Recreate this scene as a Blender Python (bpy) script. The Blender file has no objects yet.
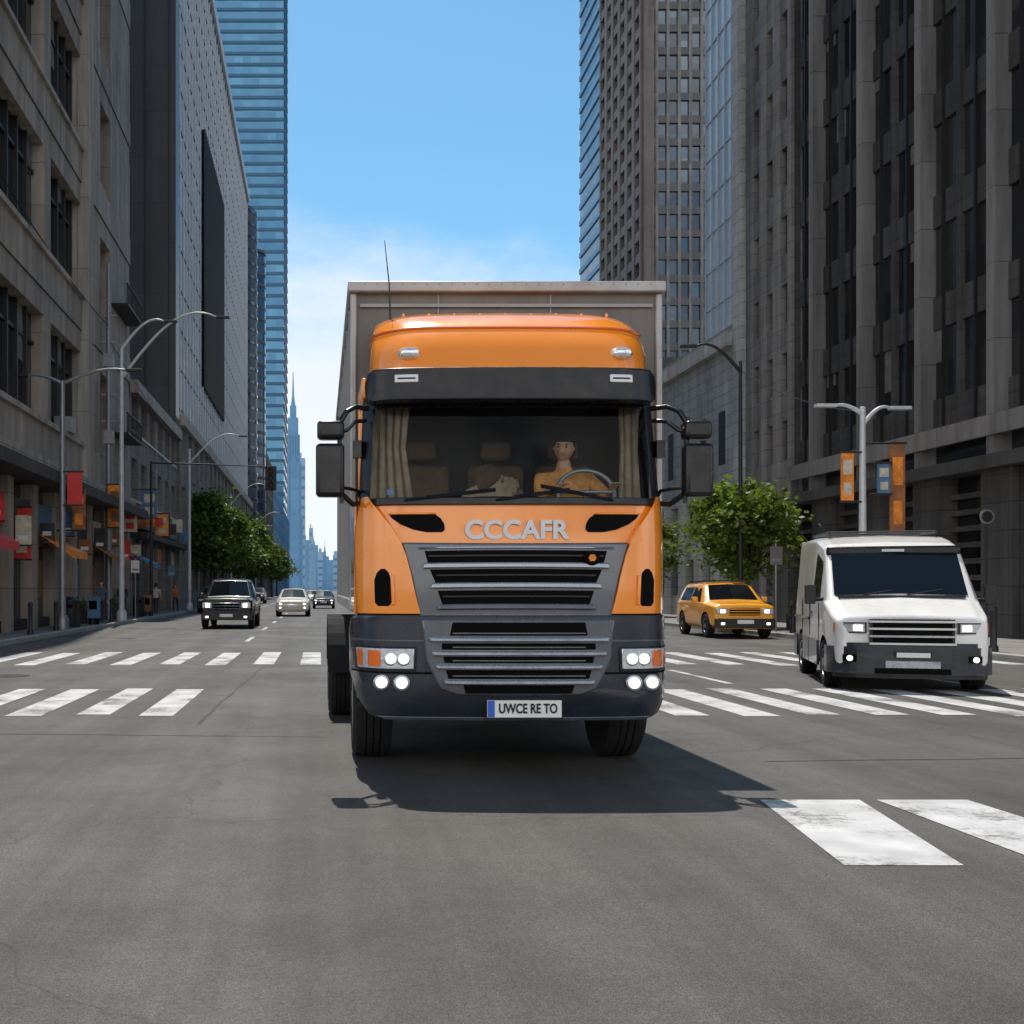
import bpy, bmesh, math, random
from mathutils import Vector, Matrix
random.seed(7)
R=math.radians
scn=bpy.context.scene
F=1100.0; VX=320; HY=590; CH=1.5
def W(px,py,D): return Vector(((px-VX)/F*D, D, CH+(HY-py)/F*D))

# ---------------- materials ----------------
def newmat(name):
    m=bpy.data.materials.new(name); m.use_nodes=True
    nt=m.node_tree; b=nt.nodes['Principled BSDF']; return m,nt,b
def mat(name,col,rough=.5,metal=0,ns=0,na=.2,bump=0,coat=0,spec=.5,stretch=(1,1,1),emis=0,ns2=0):
    m,nt,b=newmat(name)
    b.inputs['Base Color'].default_value=(*col,1)
    b.inputs['Roughness'].default_value=rough; b.inputs['Metallic'].default_value=metal
    b.inputs['Coat Weight'].default_value=coat; b.inputs['Coat Roughness'].default_value=.04
    b.inputs['Specular IOR Level'].default_value=spec
    if emis:
        b.inputs['Emission Color'].default_value=(*col,1); b.inputs['Emission Strength'].default_value=emis
    if ns:
        g=nt.nodes.new('ShaderNodeNewGeometry'); mp=nt.nodes.new('ShaderNodeMapping')
        mp.inputs['Scale'].default_value=stretch
        nt.links.new(g.outputs['Position'],mp.inputs['Vector'])
        n=nt.nodes.new('ShaderNodeTexNoise'); n.inputs['Scale'].default_value=ns; n.inputs['Detail'].default_value=8
        n.inputs['Roughness'].default_value=.65
        nt.links.new(mp.outputs[0],n.inputs['Vector'])
        r=nt.nodes.new('ShaderNodeMapRange'); r.inputs[1].default_value=.3; r.inputs[2].default_value=.7
        r.inputs[3].default_value=1-na; r.inputs[4].default_value=1+na
        nt.links.new(n.outputs['Fac'],r.inputs[0])
        h=nt.nodes.new('ShaderNodeVectorMath'); h.operation='SCALE'; h.inputs[0].default_value=col
        nt.links.new(r.outputs[0],h.inputs['Scale']); nt.links.new(h.outputs[0],b.inputs['Base Color'])
        r2=nt.nodes.new('ShaderNodeMapRange'); r2.inputs[1].default_value=.3; r2.inputs[2].default_value=.7
        r2.inputs[3].default_value=max(rough-.08,0.02); r2.inputs[4].default_value=min(rough+.12,1)
        nt.links.new(n.outputs['Fac'],r2.inputs[0]); nt.links.new(r2.outputs[0],b.inputs['Roughness'])
        if bump:
            bp=nt.nodes.new('ShaderNodeBump'); bp.inputs['Strength'].default_value=bump; bp.inputs['Distance'].default_value=.02
            n2=nt.nodes.new('ShaderNodeTexNoise'); n2.inputs['Scale'].default_value=ns2 or ns*6; n2.inputs['Detail'].default_value=6
            nt.links.new(g.outputs['Position'],n2.inputs['Vector'])
            nt.links.new(n2.outputs['Fac'],bp.inputs['Height']); nt.links.new(bp.outputs[0],b.inputs['Normal'])
    return m
def stone(name,col,jx=1.6,jz=.8,amt=.25,rough=.8):
    m,nt,b=newmat(name); N=nt.nodes.new; L=nt.links.new
    g=N('ShaderNodeNewGeometry'); s=N('ShaderNodeSeparateXYZ'); L(g.outputs['Position'],s.inputs[0])
    ad=N('ShaderNodeMath'); ad.operation='ADD'; L(s.outputs[0],ad.inputs[0]); L(s.outputs[1],ad.inputs[1])
    c=N('ShaderNodeCombineXYZ'); L(ad.outputs[0],c.inputs[0]); L(s.outputs[2],c.inputs[1])
    br=N('ShaderNodeTexBrick'); br.inputs['Scale'].default_value=1; br.inputs['Brick Width'].default_value=jx
    br.inputs['Row Height'].default_value=jz; br.inputs['Mortar Size'].default_value=.015; br.offset=0
    br.inputs['Color1'].default_value=(1,1,1,1); br.inputs['Color2'].default_value=(.8,.8,.8,1); br.inputs['Mortar'].default_value=(.4,.4,.4,1)
    L(c.outputs[0],br.inputs['Vector'])
    mp=N('ShaderNodeMapping'); mp.inputs['Scale'].default_value=(1.2,1.2,.12); L(g.outputs['Position'],mp.inputs[0])
    n=N('ShaderNodeTexNoise'); n.inputs['Scale'].default_value=1.3; n.inputs['Detail'].default_value=9; n.inputs['Roughness'].default_value=.7
    L(mp.outputs[0],n.inputs[0])
    r=N('ShaderNodeMapRange'); r.inputs[1].default_value=.3;r.inputs[2].default_value=.7;r.inputs[3].default_value=1-amt*1.4;r.inputs[4].default_value=1+amt*.7
    L(n.outputs['Fac'],r.inputs[0])
    v=N('ShaderNodeVectorMath'); v.operation='SCALE'; L(br.outputs['Color'],v.inputs[0]); L(r.outputs[0],v.inputs['Scale'])
    v2=N('ShaderNodeVectorMath'); v2.operation='MULTIPLY'; L(v.outputs[0],v2.inputs[0]); v2.inputs[1].default_value=col
    L(v2.outputs[0],b.inputs['Base Color']); b.inputs['Roughness'].default_value=rough
    bp=N('ShaderNodeBump'); bp.inputs['Strength'].default_value=.4; bp.inputs['Distance'].default_value=.02
    L(br.outputs['Color'],bp.inputs['Height']); L(bp.outputs[0],b.inputs['Normal'])
    return m
def glassy(name,col,col2,cx=1.5,cz=3.2,rough=.06,metal=.0,spec=.8):
    m,nt,b=newmat(name); N=nt.nodes.new; L=nt.links.new
    g=N('ShaderNodeNewGeometry'); dv=N('ShaderNodeVectorMath'); dv.operation='DIVIDE'; dv.inputs[1].default_value=(cx,cx,cz)
    L(g.outputs['Position'],dv.inputs[0]); fl=N('ShaderNodeVectorMath'); fl.operation='FLOOR'
    of=N('ShaderNodeVectorMath'); of.operation='ADD'; of.inputs[1].default_value=(.37,.37,.13)
    L(dv.outputs[0],of.inputs[0]); L(of.outputs[0],fl.inputs[0])
    wn=N('ShaderNodeTexWhiteNoise'); L(fl.outputs[0],wn.inputs['Vector'])
    pw=N('ShaderNodeMath'); pw.operation='POWER'; pw.inputs[1].default_value=2.2; L(wn.outputs['Value'],pw.inputs[0])
    mx=N('ShaderNodeMix'); mx.data_type='RGBA'; mx.inputs[6].default_value=(*col,1); mx.inputs[7].default_value=(*col2,1)
    L(pw.outputs[0],mx.inputs[0]); L(mx.outputs[2],b.inputs['Base Color'])
    b.inputs['Roughness'].default_value=rough; b.inputs['Metallic'].default_value=metal; b.inputs['Specular IOR Level'].default_value=spec
    sb=N('ShaderNodeVectorMath'); sb.operation='SUBTRACT'; sb.inputs[1].default_value=(.5,.5,.5); L(wn.outputs['Color'],sb.inputs[0])
    sc=N('ShaderNodeVectorMath'); sc.operation='SCALE'; sc.inputs['Scale'].default_value=.03; L(sb.outputs[0],sc.inputs[0])
    a=N('ShaderNodeVectorMath'); a.operation='ADD'
    bp=N('ShaderNodeBump'); bp.inputs['Strength'].default_value=.12; bp.inputs['Distance'].default_value=.1
    n=N('ShaderNodeTexNoise'); n.inputs['Scale'].default_value=.7; L(g.outputs['Position'],n.inputs[0]); L(n.outputs['Fac'],bp.inputs['Height'])
    L(bp.outputs[0],a.inputs[0]); L(sc.outputs[0],a.inputs[1]); nm=N('ShaderNodeVectorMath'); nm.operation='NORMALIZE'
    L(a.outputs[0],nm.inputs[0]); L(nm.outputs[0],b.inputs['Normal'])
    return m
def clearglass(name,tint,rough=.0,ior=1.5):
    m,nt,b=newmat(name); N=nt.nodes.new; L=nt.links.new
    nt.nodes.remove(b); o=nt.nodes['Material Output']
    t=N('ShaderNodeBsdfTransparent'); t.inputs[0].default_value=(*tint,1)
    gl=N('ShaderNodeBsdfGlossy'); gl.inputs['Roughness'].default_value=rough
    fr=N('ShaderNodeFresnel'); fr.inputs['IOR'].default_value=ior
    mx=N('ShaderNodeMixShader'); L(fr.outputs[0],mx.inputs[0]); L(t.outputs[0],mx.inputs[1]); L(gl.outputs[0],mx.inputs[2])
    L(mx.outputs[0],o.inputs[0]); return m

M={}
M['orange']=mat('orange_paint',(.95,.275,.008),.2,0,ns=1.5,na=.04,coat=1)
M['steel']=mat('slate_paint',(.10,.11,.128),.24,.35,ns=3,na=.15,coat=.7)
M['bumper']=mat('dark_bumper',(.018,.023,.034),.26,.1,ns=4,na=.25,coat=.6)
M['silver']=mat('silver_trim',(.36,.38,.42),.24,.7,ns=6,na=.12)
M['blackp']=mat('black_plastic',(.008,.008,.010),.28,0,ns=8,na=.3,spec=.4)
M['void']=mat('grille_void',(.003,.003,.003),.8,spec=.1)  # near-black; also painted on as the shade inside grille openings and slots
M['rubber']=mat('tyre_rubber',(.014,.014,.015),.85,0,ns=20,na=.35,bump=.3,spec=.3)
M['rim']=mat('wheel_rim',(.35,.36,.38),.35,.8,ns=6,na=.2)
M['lens']=mat('lamp_lens',(.8,.83,.85),.08,.5,ns=30,na=.25,coat=1)
M['lenslit']=mat('lamp_lens_lit',(1,.97,.9),.1,0,emis=2.5)
M['beam']=mat('headlamp_bulb_lit',(1,.97,.92),.1,0,emis=.9)
M['amber']=mat('amber_lens',(.85,.17,.02),.15,0,coat=1)
M['white']=mat('white_enamel',(.72,.72,.72),.4,ns=10,na=.05)
M['blue']=mat('blue_enamel',(.02,.1,.5),.4)
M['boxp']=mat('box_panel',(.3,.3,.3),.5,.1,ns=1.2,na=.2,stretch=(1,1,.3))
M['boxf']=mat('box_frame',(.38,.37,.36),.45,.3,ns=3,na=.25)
M['boxdark']=mat('box_front_panel',(.17,.155,.14),.6,0,ns=1.6,na=.35,stretch=(1,1,.3))  # one darker brown-grey over the whole cargo box
M['wsglass']=clearglass('windscreen_glass',(.80,.86,.87),.0,1.2)
M['carglass']=mat('car_glass',(.006,.008,.010),.04,0,spec=.3)
M['interior']=mat('cab_interior',(.022,.020,.020),.8,ns=6,na=.3)
M['seat']=mat('seat_fabric',(.10,.06,.035),.9,ns=20,na=.3)
M['skin']=mat('skin',(.55,.29,.18),.5,ns=8,na=.1)
M['jacket']=mat('jacket_cloth',(.70,.30,.09),.85,ns=14,na=.4,bump=.4)
M['shirt']=mat('coat_cloth',(.07,.10,.15),.85,ns=14,na=.4,bump=.4)
M['trouser']=mat('trouser_cloth',(.03,.035,.05),.85,ns=14,na=.3)
M['hair']=mat('hair',(.02,.014,.010),.7,ns=40,na=.4)
M['curt']=mat('curtain_cloth',(.34,.25,.17),.9,ns=6,na=.4)
M['blind']=mat('roller_blind',(.16,.155,.15),.9,ns=3,na=.3)
M['cream']=mat('cream_paint',(.72,.70,.67),.3,.0,ns=2,na=.05,coat=.8)
M['vsilver']=mat('van_side_paint',(.47,.43,.37),.35,.2,ns=2,na=.12,coat=.5)
M['yellow']=mat('yellow_paint',(.88,.36,.01),.3,0,ns=2,na=.06,coat=.9)
M['blackpaint']=mat('black_paint',(.008,.010,.014),.3,.0,ns=2,na=.2,coat=.3,spec=.3)
M['whitepaint']=mat('white_paint',(.7,.72,.74),.3,0,ns=2,na=.05,coat=.9)
M['redpaint']=mat('dark_red_paint',(.2,.03,.02),.3,0,ns=2,na=.05,coat=.9)
M['pole']=mat('galvanised_pole',(.26,.27,.29),.45,.6,ns=4,na=.2)
M['polelight']=mat('painted_pole',(.55,.57,.59),.4,.1,ns=4,na=.15)
M['poledark']=mat('dark_pole',(.025,.027,.032),.5,.3,ns=4,na=.2)
M['letter']=mat('letter_silver',(.6,.6,.61),.35,.2,ns=9,na=.1)
M['tar']=mat('tar_seal',(.018,.018,.018),.5,ns=5,na=.4)

def asphalt():
    m,nt,b=newmat('asphalt'); N=nt.nodes.new; L=nt.links.new
    g=N('ShaderNodeNewGeometry')
    def nz(scale,det,ro,st=None):
        n=N('ShaderNodeTexNoise'); n.inputs['Scale'].default_value=scale; n.inputs['Detail'].default_value=det; n.inputs['Roughness'].default_value=ro
        if st:
            mp=N('ShaderNodeMapping'); mp.inputs['Scale'].default_value=st; L(g.outputs['Position'],mp.inputs[0]); L(mp.outputs[0],n.inputs[0])
        else: L(g.outputs['Position'],n.inputs[0])
        return n.outputs['Fac']
    n1=nz(.45,10,.68); n2=nz(1,6,.5,(1.3,.05,1)); n2b=nz(1,8,.6,(6,.25,1)); n3=nz(140,2,.8); n5=nz(9,6,.75); n6=nz(45,3,.7)
    vo=N('ShaderNodeTexVoronoi'); vo.inputs['Scale'].default_value=170; L(g.outputs['Position'],vo.inputs[0])
    v2=N('ShaderNodeTexVoronoi'); v2.feature='DISTANCE_TO_EDGE'; v2.inputs['Scale'].default_value=.22
    n4=N('ShaderNodeTexNoise'); n4.inputs['Scale'].default_value=1.2; n4.inputs['Detail'].default_value=6
    L(g.outputs['Position'],n4.inputs[0])
    av=N('ShaderNodeVectorMath'); av.operation='MULTIPLY_ADD'; L(n4.outputs['Color'],av.inputs[0]); av.inputs[1].default_value=(1.2,1.2,0); L(g.outputs['Position'],av.inputs[2])
    L(av.outputs[0],v2.inputs[0])
    def mr(src,a,bb,lo,hi):
        r=N('ShaderNodeMapRange'); r.inputs[1].default_value=a; r.inputs[2].default_value=bb; r.inputs[3].default_value=lo; r.inputs[4].default_value=hi
        L(src,r.inputs[0]); return r.outputs[0]
    def mul(p,q):
        x=N('ShaderNodeMath'); x.operation='MULTIPLY'; L(p,x.inputs[0]); L(q,x.inputs[1]); return x.outputs[0]
    e=mul(mul(mul(mr(n1,.3,.7,.66,1.25),mr(n2,.3,.7,.66,1.25)),mr(n3,.36,.64,.4,1.7)),mr(v2.outputs['Distance'],0,.004,.6,1))
    e=mul(mul(mul(e,mr(n5,.3,.7,.84,1.16)),mr(n2b,.3,.7,.86,1.14)),mr(n6,.35,.65,.7,1.3))
    v=N('ShaderNodeVectorMath'); v.operation='SCALE'; v.inputs[0].default_value=(.066,.062,.058); L(e,v.inputs['Scale'])
    L(v.outputs[0],b.inputs['Base Color'])
    L(mr(n1,.3,.7,.75,.52),b.inputs['Roughness']); b.inputs['Specular IOR Level'].default_value=.4
    bp=N('ShaderNodeBump'); bp.inputs['Strength'].default_value=.5; bp.inputs['Distance'].default_value=.004
    L(vo.outputs['Distance'],bp.inputs['Height']); L(bp.outputs[0],b.inputs['Normal'])
    return m
M['asphalt']=asphalt()
def paintmark():
    m,nt,b=newmat('road_paint'); N=nt.nodes.new; L=nt.links.new
    g=N('ShaderNodeNewGeometry'); n=N('ShaderNodeTexNoise'); n.inputs['Scale'].default_value=14; n.inputs['Detail'].default_value=12; n.inputs['Roughness'].default_value=.85
    L(g.outputs['Position'],n.inputs[0])
    n2=N('ShaderNodeTexNoise'); n2.inputs['Scale'].default_value=1.3; n2.inputs['Detail'].default_value=4; L(g.outputs['Position'],n2.inputs[0])
    ad=N('ShaderNodeMath'); ad.operation='ADD'; L(n.outputs['Fac'],ad.inputs[0]); L(n2.outputs['Fac'],ad.inputs[1])
    r=N('ShaderNodeMapRange'); r.inputs[1].default_value=1.02; r.inputs[2].default_value=1.17; L(ad.outputs[0],r.inputs[0])
    n3=N('ShaderNodeTexNoise'); n3.inputs['Scale'].default_value=3; n3.inputs['Detail'].default_value=8; L(g.outputs['Position'],n3.inputs[0])
    r3=N('ShaderNodeMapRange'); r3.inputs[1].default_value=.3; r3.inputs[2].default_value=.7; r3.inputs[3].default_value=.36; r3.inputs[4].default_value=.54; L(n3.outputs['Fac'],r3.inputs[0])
    cc=N('ShaderNodeCombineXYZ'); [L(r3.outputs[0],cc.inputs[i]) for i in range(3)]
    mx=N('ShaderNodeMix'); mx.data_type='RGBA'; L(cc.outputs[0],mx.inputs[6]); mx.inputs[7].default_value=(.13,.125,.118,1)
    L(r.outputs[0],mx.inputs[0]); L(mx.outputs[2],b.inputs['Base Color']); b.inputs['Roughness'].default_value=.7
    return m
M['mark']=paintmark()
M['pave']=stone('pavement_slabs',(.21,.2,.19),1.2,1.2,.25)
M['kerb']=mat('kerb_stone',(.3,.29,.28),.8,ns=3,na=.25)
M['beige']=stone('beige_concrete',(.37,.32,.275),3.1,1.55,.4)
M['beige2']=stone('beige_trim',(.43,.385,.34),2.0,3,.35)
M['greystone']=stone('grey_stone',(.25,.235,.225),1.3,.7,.4)
M['lightstone']=stone('light_stone',(.44,.44,.44),1.2,.55,.3)
M['darkstone']=stone('dark_stone',(.06,.057,.056),1.4,.8,.4)
M['midstone']=stone('mid_stone',(.085,.08,.078),1.4,.8,.45)
M['fin']=stone('fin_stone',(.205,.195,.19),9,2.2,.35)
M['darkpanel']=stone('dark_metal_panel',(.055,.062,.073),1.6,3.2,.2,.35)
M['brownstone']=stone('brown_grid',(.16,.142,.135),3,3,.25)
M['win']=glassy('window_glass',(.006,.008,.011),(.045,.045,.045),1.6,3.1,spec=1)
M['winblue']=glassy('blue_window_glass',(.02,.045,.08),(.09,.14,.19),1.5,3.2,metal=.3)
M['curtain']=glassy('curtain_wall_glass',(.22,.30,.40),(.36,.44,.54),2.0,3.3,.14,metal=.3)
M['tealglass']=glassy('teal_tower_glass',(.02,.16,.32),(.05,.25,.42),3,4,.15,metal=.3)
M['whiteglass']=glassy('pale_tower_glass',(.5,.6,.68),(.62,.7,.76),1.2,2.6,.3,metal=.1)
M['tealband']=mat('teal_band',(.02,.10,.20),.4,.2)
M['pale']=mat('pale_mullion',(.5,.53,.56),.5,.2,ns=2,na=.1)
M['frame']=mat('dark_window_frame',(.022,.022,.024),.5,.3)
M['roof']=mat('roof_gravel',(.16,.155,.15),.9,ns=2,na=.3)
M['haze']=mat('haze_tinted_facade',(.15,.33,.52),.8,ns=.05,na=.12)  # aerial haze painted into the base colour as a blue tint
M['haze2']=mat('haze_tinted_facade_pale',(.28,.43,.57),.8,ns=.05,na=.12)  # same haze tint in the colour, paler
M['hazeband']=mat('haze_tinted_band',(.10,.25,.42),.7)  # window bands with the blue of distance mixed into their colour
M['signred']=mat('sign_red',(.6,.03,.03),.5,ns=5,na=.2)
M['signorange']=mat('sign_orange',(.8,.25,.03),.6,ns=4,na=.5)
M['signbrown']=mat('sign_brown',(.28,.11,.04),.6,ns=3,na=.6)
M['signblue']=mat('sign_blue',(.08,.18,.32),.6,ns=5,na=.4)
M['signcream']=mat('sign_cream',(.55,.5,.4),.6,ns=5,na=.3)
M['bark']=mat('bark',(.07,.05,.035),.9,ns=8,na=.4,bump=.6)
def leafm(name,col):
    m,nt,b=newmat(name); N=nt.nodes.new; L=nt.links.new
    g=N('ShaderNodeNewGeometry'); n=N('ShaderNodeTexNoise'); n.inputs['Scale'].default_value=1.4; n.inputs['Detail'].default_value=3; L(g.outputs['Position'],n.inputs[0])
    r=N('ShaderNodeMapRange'); r.inputs[1].default_value=.3;r.inputs[2].default_value=.7;r.inputs[3].default_value=.45;r.inputs[4].default_value=1.4
    L(n.outputs['Fac'],r.inputs[0]); v=N('ShaderNodeVectorMath'); v.operation='SCALE'; v.inputs[0].default_value=col; L(r.outputs[0],v.inputs['Scale'])
    L(v.outputs[0],b.inputs['Base Color']); b.inputs['Roughness'].default_value=.55
    t=N('ShaderNodeBsdfTranslucent'); v2=N('ShaderNodeVectorMath'); v2.operation='MULTIPLY'; L(v.outputs[0],v2.inputs[0]); v2.inputs[1].default_value=(1.6,1.5,.6)
    L(v2.outputs[0],t.inputs[0]); mx=N('ShaderNodeMixShader'); mx.inputs[0].default_value=.4
    L(b.outputs[0],mx.inputs[1]); L(t.outputs[0],mx.inputs[2]); L(mx.outputs[0],nt.nodes['Material Output'].inputs[0]); return m
M['leaf']=leafm('leaves',(.10,.155,.02)); M['leaf2']=leafm('leaves_dark',(.07,.115,.018))

# ---------------- mesh helpers ----------------
def empty(name,loc=(0,0,0),rz=0):
    e=bpy.data.objects.new(name,None); e.location=loc; e.rotation_euler=(0,0,rz); e.empty_display_size=.3
    scn.collection.objects.link(e); return e
class MB:
    def __init__(s): s.v=[];s.f=[];s.m=[]
    def box(s,x0,x1,y0,y1,z0,z1,m=0):
        if x0>x1:x0,x1=x1,x0
        if y0>y1:y0,y1=y1,y0
        if z0>z1:z0,z1=z1,z0
        i=len(s.v); s.v+=[(x0,y0,z0),(x1,y0,z0),(x1,y1,z0),(x0,y1,z0),(x0,y0,z1),(x1,y0,z1),(x1,y1,z1),(x0,y1,z1)]
        s.f+=[(i,i+3,i+2,i+1),(i+4,i+5,i+6,i+7),(i,i+1,i+5,i+4),(i+1,i+2,i+6,i+5),(i+2,i+3,i+7,i+6),(i+3,i,i+4,i+7)]; s.m+=[m]*6; return s
    def poly(s,pts,m=0):
        i=len(s.v); s.v+=[tuple(p) for p in pts]; s.f.append(tuple(range(i,i+len(pts)))); s.m.append(m); return s
    def tube(s,pts,r,m=0,n=10):
        pts=[Vector(p) for p in pts]; rs=r if isinstance(r,(list,tuple)) else [r]*len(pts); i0=len(s.v)
        up=None
        for k,p in enumerate(pts):
            t=(pts[min(k+1,len(pts)-1)]-pts[max(k-1,0)]).normalized()
            if up is None: up=t.orthogonal().normalized()
            up=(up-t*up.dot(t)).normalized(); b=t.cross(up)
            for j in range(n):
                a=2*math.pi*j/n; s.v.append(tuple(p+(up*math.cos(a)+b*math.sin(a))*rs[k]))
        for k in range(len(pts)-1):
            for j in range(n):
                a=i0+k*n+j; b2=i0+k*n+(j+1)%n; s.f.append((a,b2,b2+n,a+n)); s.m.append(m)
        s.f.append(tuple(i0+j for j in reversed(range(n)))); s.m.append(m)
        e=i0+(len(pts)-1)*n; s.f.append(tuple(e+j for j in range(n))); s.m.append(m); return s
    def lathe(s,c,prof,m=0,n=36,axis='x'):
        i0=len(s.v)
        for (r,o) in prof:
            for j in range(n):
                a=2*math.pi*j/n; u,w=r*math.cos(a),r*math.sin(a)
                if axis=='x': p=(c[0]+o,c[1]+u,c[2]+w)
                elif axis=='y': p=(c[0]+u,c[1]+o,c[2]+w)
                else: p=(c[0]+u,c[1]+w,c[2]+o)
                s.v.append(p)
        for k in range(len(prof)-1):
            for j in range(n):
                a=i0+k*n+j; b=i0+k*n+(j+1)%n; s.f.append((a,b,b+n,a+n)); s.m.append(m)
        s.f.append(tuple(i0+j for j in reversed(range(n)))); s.m.append(m)
        e=i0+(len(prof)-1)*n; s.f.append(tuple(e+j for j in range(n))); s.m.append(m); return s
    def obj(s,name,parent=None,mats=None,bevel=0,smooth=True,seg=2,ang=35):
        me=bpy.data.meshes.new(name); me.from_pydata(s.v,[],s.f); me.update()
        for k in (mats or []): me.materials.append(M[k] if isinstance(k,str) else k)
        me.polygons.foreach_set('material_index',s.m)
        bm=bmesh.new(); bm.from_mesh(me); bmesh.ops.recalc_face_normals(bm,faces=bm.faces); bm.to_mesh(me); bm.free()
        o=bpy.data.objects.new(name,me); scn.collection.objects.link(o)
        if parent: o.parent=parent
        if bevel:
            b=o.modifiers.new('b','BEVEL'); b.width=bevel; b.segments=seg; b.limit_method='ANGLE'; b.angle_limit=R(ang)
        if smooth:
            for p in me.polygons: p.use_smooth=True
            try: me.set_sharp_from_angle(angle=R(ang))
            except Exception: pass
        return o

# ---------------- world & sun & camera ----------------
sv=Vector((-.22,1.95,4.35)).normalized()
elev=math.asin(sv.z); rot=math.atan2(sv.x,sv.y)
w=bpy.data.worlds.new('World'); scn.world=w; w.use_nodes=True; nt=w.node_tree; N=nt.nodes.new; L=nt.links.new
bg=nt.nodes['Background']; bg.inputs[1].default_value=.13
sk=N('ShaderNodeTexSky'); sk.sky_type='NISHITA'; sk.sun_disc=False; sk.sun_elevation=elev; sk.sun_rotation=rot; sk.air_density=1.0; sk.dust_density=.6; sk.ozone_density=1.6
tn=N('ShaderNodeMix'); tn.data_type='RGBA'; tn.blend_type='MULTIPLY'; tn.inputs[0].default_value=1; tn.inputs[7].default_value=(.74,1.14,1.18,1); L(sk.outputs[0],tn.inputs[6])
tc=N('ShaderNodeTexCoord'); sp=N('ShaderNodeSeparateXYZ'); L(tc.outputs['Generated'],sp.inputs[0])
def noise_(scale,sc,loc,det=9):
    mp=N('ShaderNodeMapping'); mp.inputs['Scale'].default_value=sc; mp.inputs['Location'].default_value=loc
    L(tc.outputs['Generated'],mp.inputs[0]); n=N('ShaderNodeTexNoise'); n.inputs['Scale'].default_value=scale; n.inputs['Detail'].default_value=det; n.inputs['Roughness'].default_value=.55
    L(mp.outputs[0],n.inputs[0]); return n.outputs['Fac']
def mrw(src,a,b_,lo=0,hi=1):
    r=N('ShaderNodeMapRange'); r.interpolation_type='SMOOTHSTEP'; r.inputs[1].default_value=a; r.inputs[2].default_value=b_; r.inputs[3].default_value=lo; r.inputs[4].default_value=hi; L(src,r.inputs[0]); return r.outputs[0]
def mth(op,a,b_):
    x=N('ShaderNodeMath'); x.operation=op
    for i,v in enumerate((a,b_)):
        if isinstance(v,(int,float)): x.inputs[i].default_value=v
        else: L(v,x.inputs[i])
    return x.outputs[0]
nz=noise_(3.0,(1.6,1.6,3.5),(.35,.1,.2))
hgt=mth('SUBTRACT',sp.outputs[2],mth('MULTIPLY',mth('SUBTRACT',nz,.5),.35))
low=mrw(hgt,.34,.17,0,.95)
m1=N('ShaderNodeMix'); m1.data_type='RGBA'; L(low,m1.inputs[0]); L(tn.outputs[2],m1.inputs[6]); m1.inputs[7].default_value=(7.2,7.5,7.8,1)
nz2=noise_(2.0,(1,1,1.6),(4.2,1.1,.7))
back=mrw(sp.outputs[1],-.05,-.50); el=mrw(sp.outputs[2],.74,.42)
fill_clouds=mth('MULTIPLY',mth('MULTIPLY',back,el),mrw(nz2,.38,.50))  # unseen cloud bank behind the camera, added to light the truck front
m2=N('ShaderNodeMix'); m2.data_type='RGBA'; L(fill_clouds,m2.inputs[0]); L(m1.outputs[2],m2.inputs[6]); m2.inputs[7].default_value=(14.5,13.9,13.2,1)
L(m2.outputs[2],bg.inputs[0])
sl=bpy.data.lights.new('sun','SUN'); sl.energy=5.0; sl.angle=R(.5); sl.color=(1,.93,.84)
so=bpy.data.objects.new('sun',sl); scn.collection.objects.link(so); so.rotation_euler=(-sv).to_track_quat('-Z','Y').to_euler(); so.location=(0,30,60)
cd=bpy.data.cameras.new('camera'); co=bpy.data.objects.new('camera',cd); scn.collection.objects.link(co)
cd.sensor_width=36; cd.lens=36*F/1024; cd.shift_x=(512-VX)/1024; cd.shift_y=(HY-512)/1024; cd.clip_end=6000; cd.clip_start=.1
co.location=(0,0,CH); co.rotation_euler=(R(90),0,0); scn.camera=co
scn.view_settings.view_transform='Standard'; scn.view_settings.look='None'; scn.view_settings.exposure=0

# ---------------- ground ----------------
KL=-8.5; KR=14.5; FL=-10.5; FR=20.0
MB().box(-3000,3000,-3000,3500,-.5,-.008).obj('ground',None,['roof'],smooth=False)
MB().poly([(-60,-40,0),(60,-40,0),(60,24,0),(KR+.3,24,0),(KR+.3,1200,0),(KL-.3,1200,0),(KL-.3,24,0),(-60,24,0)]).obj('road',None,['asphalt'],smooth=False)
def pavement(x0,x1,kerbx,y0,y1):
    e=empty('pavement')
    s=1 if kerbx>x0+.1 else -1
    if s>0: MB().box(x0,kerbx-.18,y0,y1,-.1,.13).obj('slabs',e,['pave'],smooth=False); MB().box(kerbx-.178,kerbx,y0,y1,-.1,.145).obj('kerb',e,['kerb'],bevel=.02)
    else: MB().box(kerbx+.18,x1,y0,y1,-.1,.13).obj('slabs',e,['pave'],smooth=False); MB().box(kerbx,kerbx+.178,y0,y1,-.1,.145).obj('kerb',e,['kerb'],bevel=.02)
pavement(FL-6,KL,KL,27,1100); pavement(KR,FR+8,KR,21.5,1100)
mk=MB()
def bar(x0,x1,y0,y1,z=.004,t0=None,t1=None): 
    mk.poly([(x0,y0,z),(x1,y0,z),(x1 if t1 is None else t1,y1,z),(x0 if t0 is None else t0,y1,z)])
x=-6.95; rnd=random.Random(2)
while x<13.5:
    if not(-1.9<x<2.1): j=rnd.uniform(-.12,.12); bar(x+rnd.uniform(-.02,.02),x+.42+rnd.uniform(-.02,.02),13.1+j,16.6+j)
    x+=.80
x=-8
while x<14:
    j=rnd.uniform(-.2,.2); bar(x,x+.42,22+j,26.3+j); x+=.95
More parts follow.
